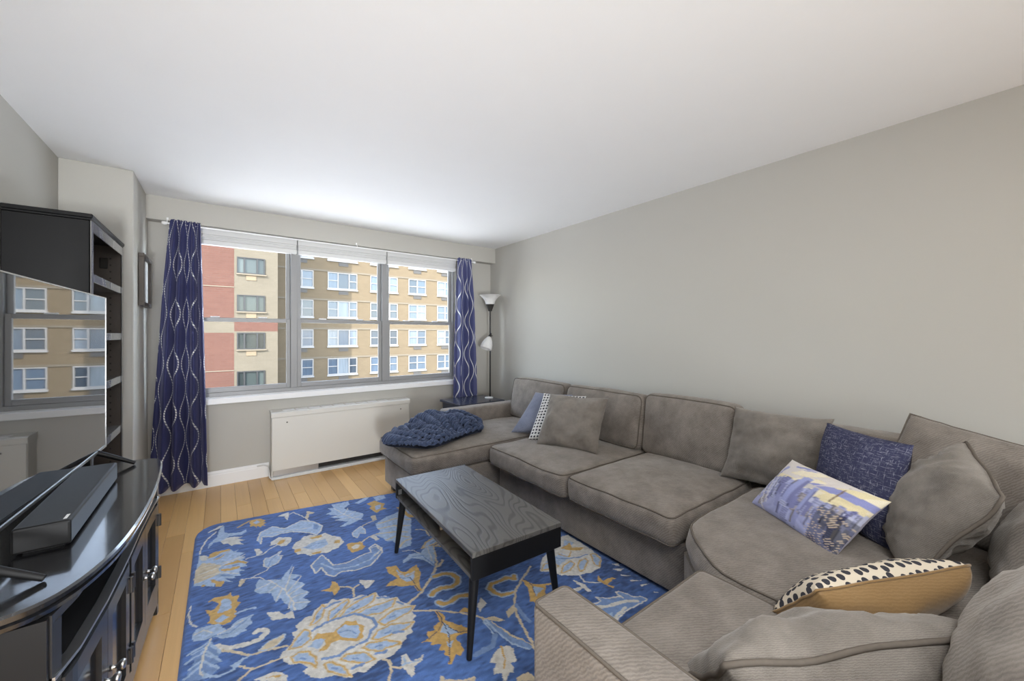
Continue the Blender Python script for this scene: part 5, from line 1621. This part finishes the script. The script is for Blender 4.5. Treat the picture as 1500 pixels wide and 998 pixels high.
    ('G', 22, [(-1581,-2615),(-1594,-2643),(-1615,-2609),(-1667,-2607),(-1715,-2602),(-1746,-2626),(-1747,-2670),(-1724,-2709),(-1669,-2723)]),
    ('T', 12, [(-1451,-2606),(-1553,-2662),(-1641,-2715),(-1701,-2780),(-1743,-2849),(-1771,-2938),(-1788,-3008),(-1809,-3071)]),
    ('T', 0, [(-1775,-2815),(-1718,-2798),(-1729,-2830),(-1791,-2860)]),
    ('G', 0, [(-1562,-2667),(-1539,-2733),(-1487,-2784),(-1534,-2818),(-1557,-2887),(-1605,-2882),(-1629,-2884),(-1622,-2849),(-1639,-2826),(-1588,-2755)]),
    ('L', 0, [(-1556,-2744),(-1515,-2798),(-1563,-2807),(-1590,-2820)]),
    ('D', 4, [(-1553,-2662),(-1550,-2737),(-1589,-2810)]),
    ('G', 14, [(-1539,-2751),(-1461,-2791)]),
    ('T', 12, [(-1904,-2757),(-1877,-2814),(-1854,-2919),(-1829,-2987),(-1812,-3038),(-1801,-3106)]),
    ('T', 0, [(-1890,-2786),(-1839,-2806),(-1817,-2859),(-1859,-2836)]),
    ('M', 30, [(-1889,-2814),(-1874,-2903),(-1860,-2971),(-1824,-3044)]),
    ('L', 8, [(-1894,-2802),(-1906,-2905),(-1942,-2941),(-2022,-2941)]),
    ('L', 9, [(-1886,-2799),(-1882,-2914),(-1872,-2986),(-1832,-3054)]),
    ('M', 24, [(-1902,-2908),(-1942,-2949),(-2025,-2946)]),
    ('M', 20, [(-1709,-2805),(-1730,-2886),(-1728,-2934)]),
    ('W', 0, [(-2002,-3013),(-1936,-2976),(-1914,-2977),(-1887,-2990),(-1882,-3016),(-1906,-3071),(-1931,-3066),(-1949,-3113),(-1964,-3095),(-1994,-3122),(-2005,-3114),(-1986,-3079),(-2020,-3066),(-1979,-3030)]),
    ('G', 7, [(-1914,-2970),(-1934,-3022),(-1966,-3067)]),
    ('W', 0, [(-1862,-2701),(-1818,-2661),(-1822,-2721),(-1849,-2721),(-1879,-2748)]),
    ('T', 0, [(-1954,-3134),(-1906,-3138),(-1894,-3173),(-1906,-3187),(-1959,-3148)]),
    ('W', 0, [(-1443,-2671),(-1350,-2589),(-1071,-2470),(-1032,-2483),(-1036,-2655),(-1059,-2782),(-1145,-2848),(-1214,-2853),(-1297,-2823),(-1368,-2770),(-1387,-2713)]),
    ('L', 0, [(-1095,-2512),(-1070,-2573),(-1130,-2598),(-1191,-2593)]),
    ('L', 0, [(-1415,-2647),(-1356,-2621),(-1217,-2613),(-1200,-2676),(-1319,-2695),(-1411,-2684)]),
    ('G', 0, [(-1185,-2571),(-1090,-2559),(-1120,-2605),(-1058,-2652),(-1101,-2660),(-1153,-2621)]),
    ('G', 8, [(-1238,-2610),(-1209,-2669),(-1156,-2632)]),
    ('M', 9, [(-1291,-2608),(-1246,-2667),(-1159,-2707),(-1100,-2713)]),
    ('L', 0, [(-1356,-2757),(-1297,-2712),(-1228,-2704),(-1231,-2738),(-1299,-2767)]),
    ('T', 12, [(-1356,-2757),(-1297,-2712),(-1228,-2704),(-1231,-2738),(-1299,-2767),(-1356,-2757)]),
    ('G', 5, [(-1356,-2757),(-1297,-2712),(-1228,-2704),(-1231,-2738),(-1299,-2767),(-1356,-2757)]),
    ('L', 0, [(-1245,-2774),(-1188,-2734),(-1143,-2738),(-1148,-2764),(-1228,-2809),(-1258,-2808)]),
    ('T', 12, [(-1245,-2774),(-1188,-2734),(-1143,-2738),(-1148,-2764),(-1228,-2809),(-1258,-2808),(-1245,-2774)]),
    ('G', 5, [(-1245,-2774),(-1188,-2734),(-1143,-2738),(-1148,-2764),(-1228,-2809),(-1258,-2808),(-1245,-2774)]),
    ('L', 0, [(-1081,-2727),(-1058,-2744),(-1074,-2795),(-1138,-2842),(-1143,-2804)]),
    ('T', 12, [(-1081,-2727),(-1058,-2744),(-1074,-2795),(-1138,-2842),(-1143,-2804),(-1081,-2727)]),
    ('G', 5, [(-1081,-2727),(-1058,-2744),(-1074,-2795),(-1138,-2842),(-1143,-2804),(-1081,-2727)]),
    ('L', 0, [(-1428,-2671),(-1373,-2632),(-1322,-2658),(-1326,-2702)]),
    ('T', 12, [(-1428,-2671),(-1373,-2632),(-1322,-2658),(-1326,-2702),(-1428,-2671)]),
    ('G', 5, [(-1428,-2671),(-1373,-2632),(-1322,-2658),(-1326,-2702),(-1428,-2671)]),
    ('W', 8, [(-1288,-2829),(-1311,-2885),(-1247,-2943)]),
    ('W', 0, [(-1410,-2885),(-1352,-2904),(-1351,-2840),(-1340,-2843),(-1324,-2905),(-1339,-2961),(-1353,-2951),(-1350,-2915),(-1396,-2919)]),
    ('G', 0, [(-1205,-2886),(-1226,-2938),(-1162,-2950),(-1148,-2965),(-1225,-2969),(-1215,-3006),(-1232,-3013),(-1235,-2972),(-1243,-2946),(-1241,-2917)]),
    ('W', 0, [(-1063,-2863),(-1024,-2887),(-1046,-2905)]),
    ('W', 0, [(-1097,-2901),(-1043,-2935),(-1078,-2943)]),
    ('W', 0, [(-1103,-2962),(-1056,-3008),(-1110,-2973)]),
    ('W', 0, [(-1100,-3022),(-1046,-3062),(-1106,-3033)]),
    ('W', 0, [(-1089,-3080),(-1046,-3103),(-1099,-3093)]),
    ('W', 0, [(-1080,-3154),(-1059,-3179),(-1086,-3164)]),
    ('M', 0, [(-1425,-3004),(-1393,-3037),(-1358,-3037),(-1355,-3004),(-1311,-3046),(-1256,-3069),(-1253,-3089),(-1244,-3041),(-1226,-3045),(-1197,-3122),(-1167,-3135),(-1159,-3168),(-1250,-3161),(-1302,-3155),(-1402,-3167),(-1438,-3140),(-1420,-3067)]),
    ('W', 8, [(-1425,-3004),(-1393,-3037),(-1358,-3037),(-1355,-3004),(-1311,-3046),(-1256,-3069),(-1253,-3089),(-1244,-3041),(-1226,-3045),(-1197,-3122),(-1167,-3135),(-1159,-3168),(-1250,-3161),(-1302,-3155),(-1402,-3167),(-1438,-3140),(-1420,-3067),(-1425,-3004)]),
    ('W', 20, [(-1410,-3058),(-1355,-3083),(-1259,-3111),(-1213,-3145)]),
    ('W', 16, [(-1415,-3087),(-1416,-3156),(-1298,-3141)]),
    ('L', 0, [(-1408,-3116),(-1376,-3124),(-1404,-3157),(-1428,-3143)]),
]
RUG_COL = {'W': (0.62, 0.60, 0.55), 'L': (0.36, 0.47, 0.64), 'M': (0.18, 0.28, 0.50), 'G': (0.56, 0.355, 0.115), 'T': (0.58, 0.49, 0.345), 'D': (0.03, 0.045, 0.11)}
def make_rug():
    step = 0.0046
    xs = np.arange(-3.004, -0.90, step); ny = 590
    ytop = np.interp(xs, [-3.005, -2.992, -2.965, -2.93, -2.89, -2.427, -2.10, -1.722, -0.9], [-1.06, -0.99, -0.94, -0.91, -0.895, -0.966, -1.027, -1.109, -1.28])
    v = np.linspace(0, 1, ny)[:, None]
    Y = ytop[None, :] + (-3.575 - ytop[None, :]) * v
    X = np.broadcast_to(xs[None, :], Y.shape).copy()
    nx = len(xs)
    r = np.random.default_rng(3)
    def field(fx, fy, amp):
        """smooth random field with features of fx by fy metres"""
        gx = int(2.2 / fx) + 3; gy = int(2.8 / fy) + 3
        g = r.normal(0, 1, (gy, gx))
        u = (X + 3.1) / fx; w = (Y + 3.7) / fy
        i = u.astype(int); j = w.astype(int); a = u - i; b = w - j
        a = a * a * (3 - 2 * a); b = b * b * (3 - 2 * b)
        return amp * (g[j, i] * (1 - a) * (1 - b) + g[j, i + 1] * a * (1 - b) + g[j + 1, i] * (1 - a) * b + g[j + 1, i + 1] * a * b)
    dx = field(0.018, 0.018, 0.0022); dy = field(0.018, 0.018, 0.0022)
    PX = X + dx; PY = Y + dy
    C = np.empty((*X.shape, 3)); C[:] = (0.064, 0.134, 0.345)
    f = field(0.03, 0.010, 1.0) + field(0.25, 0.25, 0.7)
    C *= (1 + 0.24 * np.clip(f, -2, 2))[..., None]
    var = field(0.012, 0.012, 1.0)
    # the pattern goes on below the table and the sofa: the leaf sprays repeat there
    more = []
    for col, wd, pts in RUG_ART:
        c = np.mean(np.array(pts), 0) / 1000.0
        if -2.35 < c[0] < -1.98 and -2.62 < c[1] < -1.98:
            for sx, sy in ((560, 330), (330, 720)):
                more.append((col, wd, [(x + sx, y + sy) for x, y in pts]))
    hid = lambda P: all(-1.93 < x / 1000 < -0.95 and -2.25 < y / 1000 < -1.30 for x, y in P)
    more = [m for m in more if hid(m[2])]
    for col, wd, pts in more + RUG_ART:
        P = np.array(pts) / 1000.0
        base = np.array(RUG_COL[col])
        m = 0.012 + wd / 2000.0
        x0, y0 = P.min(0) - m; x1, y1 = P.max(0) + m
        ci = np.where((xs >= x0) & (xs <= x1))[0]
        if len(ci) == 0:
            continue
        sub_y = Y[:, ci]
        ri = np.where(((sub_y >= y0) & (sub_y <= y1)).any(1))[0]
        if len(ri) == 0:
            continue
        sl = np.ix_(ri, ci)
        qx, qy = PX[sl], PY[sl]
        if wd == 0:
            ins = np.zeros(qx.shape, bool)
            n = len(P)
            for k in range(n):
                xa, ya = P[k]; xb, yb = P[(k + 1) % n]
                if ya == yb:
                    continue
                c = ((ya > qy) != (yb > qy)) & (qx < (xb - xa) * (qy - ya) / (yb - ya) + xa)
                ins ^= c
        else:
            d2 = np.full(qx.shape, 1e9)
            for k in range(len(P) - 1):
                ax, ay = P[k]; ex, ey = P[k + 1] - P[k]
                L2 = ex * ex + ey * ey + 1e-12
                t = np.clip(((qx - ax) * ex + (qy - ay) * ey) / L2, 0, 1)
                d2 = np.minimum(d2, (qx - ax - t * ex) ** 2 + (qy - ay - t * ey) ** 2)
            ins = d2 < (wd / 2000.0) ** 2
        sh = (1 + 0.10 * np.clip(var[sl], -2, 2))[..., None]
        blk = C[sl]
        blk[ins] = (base * np.ones_like(blk) * sh)[ins]
        C[sl] = blk
    Z = 0.0115 + 0.0006 * field(0.010, 0.006, 1.0) + 0.001 * field(0.2, 0.2, 1.0) * 0.4
    edge = np.minimum((X - xs[0]) / 0.012, v * 200)
    Z = np.where(edge < 1, np.maximum(0.002, Z * np.sqrt(np.clip(edge, 0, 1))), Z)
    V = np.stack([X, Y, Z], -1).reshape(-1, 3)
    idx = np.arange(ny * nx).reshape(ny, nx)
    F = np.stack([idx[:-1, :-1], idx[1:, :-1], idx[1:, 1:], idx[:-1, 1:]], -1).reshape(-1, 4)
    me = bpy.data.meshes.new('rug')
    me.vertices.add(len(V)); me.vertices.foreach_set('co', V.astype(np.float32).ravel())
    me.loops.add(F.size); me.loops.foreach_set('vertex_index', F.astype(np.int32).ravel())
    me.polygons.add(len(F)); me.polygons.foreach_set('loop_start', np.arange(0, F.size, 4, dtype=np.int32))
    me.polygons.foreach_set('loop_total', np.full(len(F), 4, dtype=np.int32))
    me.update(calc_edges=True)
    ca = me.color_attributes.new('Col', 'FLOAT_COLOR', 'POINT')
    ca.data.foreach_set('color', np.concatenate([C.reshape(-1, 3), np.ones((len(V), 1))], 1).astype(np.float32).ravel())
    return link('rug', me, MAT['rug'])
tag(make_rug(), 'blue wool rug with cream and gold floral pattern under the coffee table', 'rug')

# ------------------------------------------------------------------ coffee table
t = thing('coffee_table', 'black low coffee table with open compartment and tapered legs on the rug', 'table', (-1.800, -2.493, 0.0150), -math.radians(2.6))
hw, hl = 0.236, 0.492
BW = MAT['black']
bx('tabletop', -hw, hw, -hl, hl, 0.417, 0.4375, MAT['ash'], t, 0.0015, local=True)
bx('bottom_panel', -hw + 0.002, hw - 0.002, -hl + 0.018, hl - 0.018, 0.325, 0.341, MAT['ash'], t, 0.001, local=True)
for sy in (-1, 1):
    bx('end_panel', -hw, hw, *sorted((sy * hl, sy * (hl - 0.017))), 0.323, 0.4165, BW, t, 0.0015, local=True)
bx('divider', -0.03, hw - 0.02, 0.02, 0.034, 0.3415, 0.4165, BW, t, local=True)
bx('divider', -hw + 0.05, hw - 0.019, -0.065, -0.053, 0.3415, 0.4165, plain('raw_wood_divider', (0.22, 0.16, 0.10), 0.6), t, local=True)
bx('back_panel', hw - 0.018, hw - 0.006, -hl + 0.018, hl - 0.018, 0.3415, 0.4165, BW, t, local=True)
for sx in (-1, 1):
    for sy in (-1, 1):
        bm = bmesh.new()
        tx, ty = sx * (hw - 0.034), sy * (hl - 0.045)
        ex, ey = sx * (hw + 0.002), sy * (hl - 0.022)
        tube(bm, [(tx, ty, 0.323), (ex, ey, 0.0)], [0.022, 0.0115], 14)
        obj('leg', bm, BW, t, smooth=True, angle=40, local=True)
for sy in (-1, 1):
    bx('corner_bracket', -hw + 0.012, -hw + 0.032, *sorted((sy * (hl - 0.0175), sy * (hl - 0.020))), 0.345, 0.375, MAT['bezel'], t, local=True)

# ------------------------------------------------------------------ side table, coaster, lamp
t = thing('side_table', 'dark lacquered side table between the sofa arm and the corner', 'table', (-0.55, -0.45, 0))
ST = MAT['sidetable']
bx('tabletop', -0.845, -0.262, -0.695, -0.222, 0.562, 0.588, ST, t, 0.003)
bm = bmesh.new()
box(bm, -0.82, -0.285, -0.675, -0.655, 0.50, 0.5615); box(bm, -0.82, -0.285, -0.262, -0.242, 0.50, 0.5615)
box(bm, -0.82, -0.80, -0.654, -0.263, 0.50, 0.5615); box(bm, -0.305, -0.285, -0.654, -0.263, 0.50, 0.5615)
obj('apron', bm, ST, t)
for x in (-0.80, -0.305):
    for y in (-0.655, -0.262):
        bx('leg', x - 0.019, x + 0.019, y - 0.019, y + 0.019, 0.0, 0.4995, ST, t, 0.002)
bm = bmesh.new(); lathe(bm, [(0, 0.0), (0.048, 0.0), (0.05, 0.003), (0.048, 0.008), (0, 0.008)], (-0.335, -0.475, 0.5885), 28)
tag(obj('coaster', bm, MAT['coaster'], smooth=True, angle=40), 'small white coaster on the dark side table', 'coaster')

t = thing('floor_lamp', 'black floor lamp with two white shades in the corner by the curtain', 'lamp', (-0.17, -0.25, 0))
lx, ly = -0.17, -0.25
LM = MAT['lampmetal']
shade = plain('frosted_white_shade', (0.78, 0.775, 0.76), 0.45)
bm = bmesh.new(); lathe(bm, [(0, 0.0), (0.088, 0.0), (0.09, 0.008), (0.085, 0.018), (0.03, 0.028), (0.012, 0.04), (0, 0.042)], (lx, ly, 0.0), 32); obj('base', bm, LM, t, smooth=True, angle=50)
bm = bmesh.new(); tube(bm, [(lx, ly, 0.03), (lx, ly, 1.635)], 0.0095, 12); obj('pole', bm, LM, t, smooth=True, angle=50)
bm = bmesh.new(); lathe(bm, [(0, 1.625), (0.022, 1.625), (0.03, 1.65), (0.045, 1.69), (0.053, 1.712), (0, 1.712)], (lx, ly, 0), 24); obj('shade_holder', bm, LM, t, smooth=True, angle=40)
bm = bmesh.new(); lathe(bm, [(0, 1.7125), (0.053, 1.7125), (0.064, 1.745), (0.086, 1.785), (0.118, 1.815), (0.139, 1.828), (0.136, 1.829), (0.112, 1.817), (0.080, 1.788), (0.058, 1.75), (0.045, 1.722), (0, 1.722)], (lx, ly, 0), 36); obj('torchiere_shade', bm, shade, t, smooth=True, angle=60)
# reading lamp: leans away from the pole towards the window
rd = Vector((-0.70, -0.05, -0.714)).normalized()
ap = Vector((lx - 0.020, ly - 0.02, 1.305))
zax = -rd; xax = zax.orthogonal().normalized(); yax = zax.cross(xax)
RM = Matrix((xax, yax, zax)).transposed().to_4x4(); RM.translation = ap
rd2 = Vector((-0.40, -0.06, -0.91)).normalized()
zax = -rd2; xax = zax.orthogonal().normalized(); yax = zax.cross(xax)
RM = Matrix((xax, yax, zax)).transposed().to_4x4(); RM.translation = ap
bm = bmesh.new(); lathe(bm, [(0, 0.0), (0.020, 0.0), (0.030, -0.012), (0.052, -0.05), (0.068, -0.095), (0.074, -0.140), (0.073, -0.158), (0.070, -0.158), (0.070, -0.14), (0.062, -0.095), (0.045, -0.05), (0.02, -0.012), (0, -0.010)], (0, 0, 0), 32, RM)
obj('reading_shade', bm, shade, t, smooth=True, angle=60)
bm = bmesh.new()
lathe(bm, [(0, 0.05), (0.010, 0.05), (0.013, 0.04), (0.022, 0.001), (0, 0.001)], (0, 0, 0), 16, RM)
tube(bm, [(lx, ly, 1.345), (lx - 0.008, ly - 0.014, 1.35), tuple(ap + zax * 0.045)], 0.006, 8)
obj('reading_arm', bm, LM, t, smooth=True, angle=50)
bm = bmesh.new(); tube(bm, [(lx, ly - 0.008, 1.325), (lx + 0.02, ly - 0.03, 1.318)], 0.0045, 8); obj('switch', bm, LM, t)

# ------------------------------------------------------------------ chunky knit blanket on the chaise
def make_blanket():
    bm = bmesh.new()
    sv = Vector((4.2, 1.7, 9.3))
    cx, cy, rz = -1.405, -1.300, 0.10
    ca, sa = math.cos(rz), math.sin(rz)
    def surf(a, b):
        """a along the length (-1..1), b across (-1..1)"""
        k = 1 + 0.10 * mnoise.noise(Vector((a * 1.5, b * 1.5, 2.0)))
        sx = math.sqrt(max(0.0, 1 - 0.42 * b * b)); sy = math.sqrt(max(0.0, 1 - 0.42 * a * a))
        x = 0.44 * a * sx * k; y = 0.335 * b * sy * k
        x += 0.05 * math.sin(2.4 * b + 1.2 * a); y += 0.055 * math.sin(2.6 * a + 0.4)
        e = max(abs(a), abs(b))
        top = 0.062 + 0.055 * max(0, 1 - ((a - 0.15) / 0.75) ** 2) * (0.6 + 0.5 * b)
        top += 0.055 * mnoise.noise(Vector((x * 6.5, y * 6.5, 0)) + sv) + 0.022 * math.sin(6 * a + 4 * b)
        z = top * max(0.0, 1 - e ** 6) + 0.020 * e ** 6
        wx = cx + ca * x - sa * y; wy = cy + sa * x + ca * y
        return Vector((wx, min(wy, -1.005), 0.487 + max(0.012, z)))
    # chain stitches: two leaning strands per row, row after row
    rows = 12
    n = 120
    for r_ in range(rows):
        b = -1 + 2 * (r_ + 0.5) / rows
        db = 1.0 / rows
        for side in (-1, 1):
            pts = []; rad = []
            for i in range(n + 1):
                a = -1 + 2 * i / n
                ph = a * 36 + r_ * 0.9
                saw = (ph / (2 * PI)) % 1.0
                bb = b + side * db * (0.78 - 0.62 * saw)
                p = surf(a, max(-1, min(1, bb)))
                p.z += 0.012 + 0.016 * math.sin(PI * saw)
                pts.append(p)
                rad.append(0.0062 + 0.0105 * math.sin(PI * saw))
            tube(bm, pts, rad, 6)
    g = 24
    V = [[bm.verts.new(surf(-0.97 + 1.94 * i / g, -0.97 + 1.94 * j / g) - Vector((0, 0, 0.010))) for j in range(g + 1)] for i in range(g + 1)]
    for i in range(g):
        for j in range(g):
            bm.faces.new((V[i][j], V[i + 1][j], V[i + 1][j + 1], V[i][j + 1])).material_index = 1
    return obj('knit_blanket', bm, [MAT['yarn'], plain('navy_yarn_shade', (0.006, 0.009, 0.022), 0.9)], smooth=True)  # inner sheet coloured darker for the shade between the strands
tag(make_blanket(), 'navy chunky knit blanket heaped on the chaise seat', 'blanket')
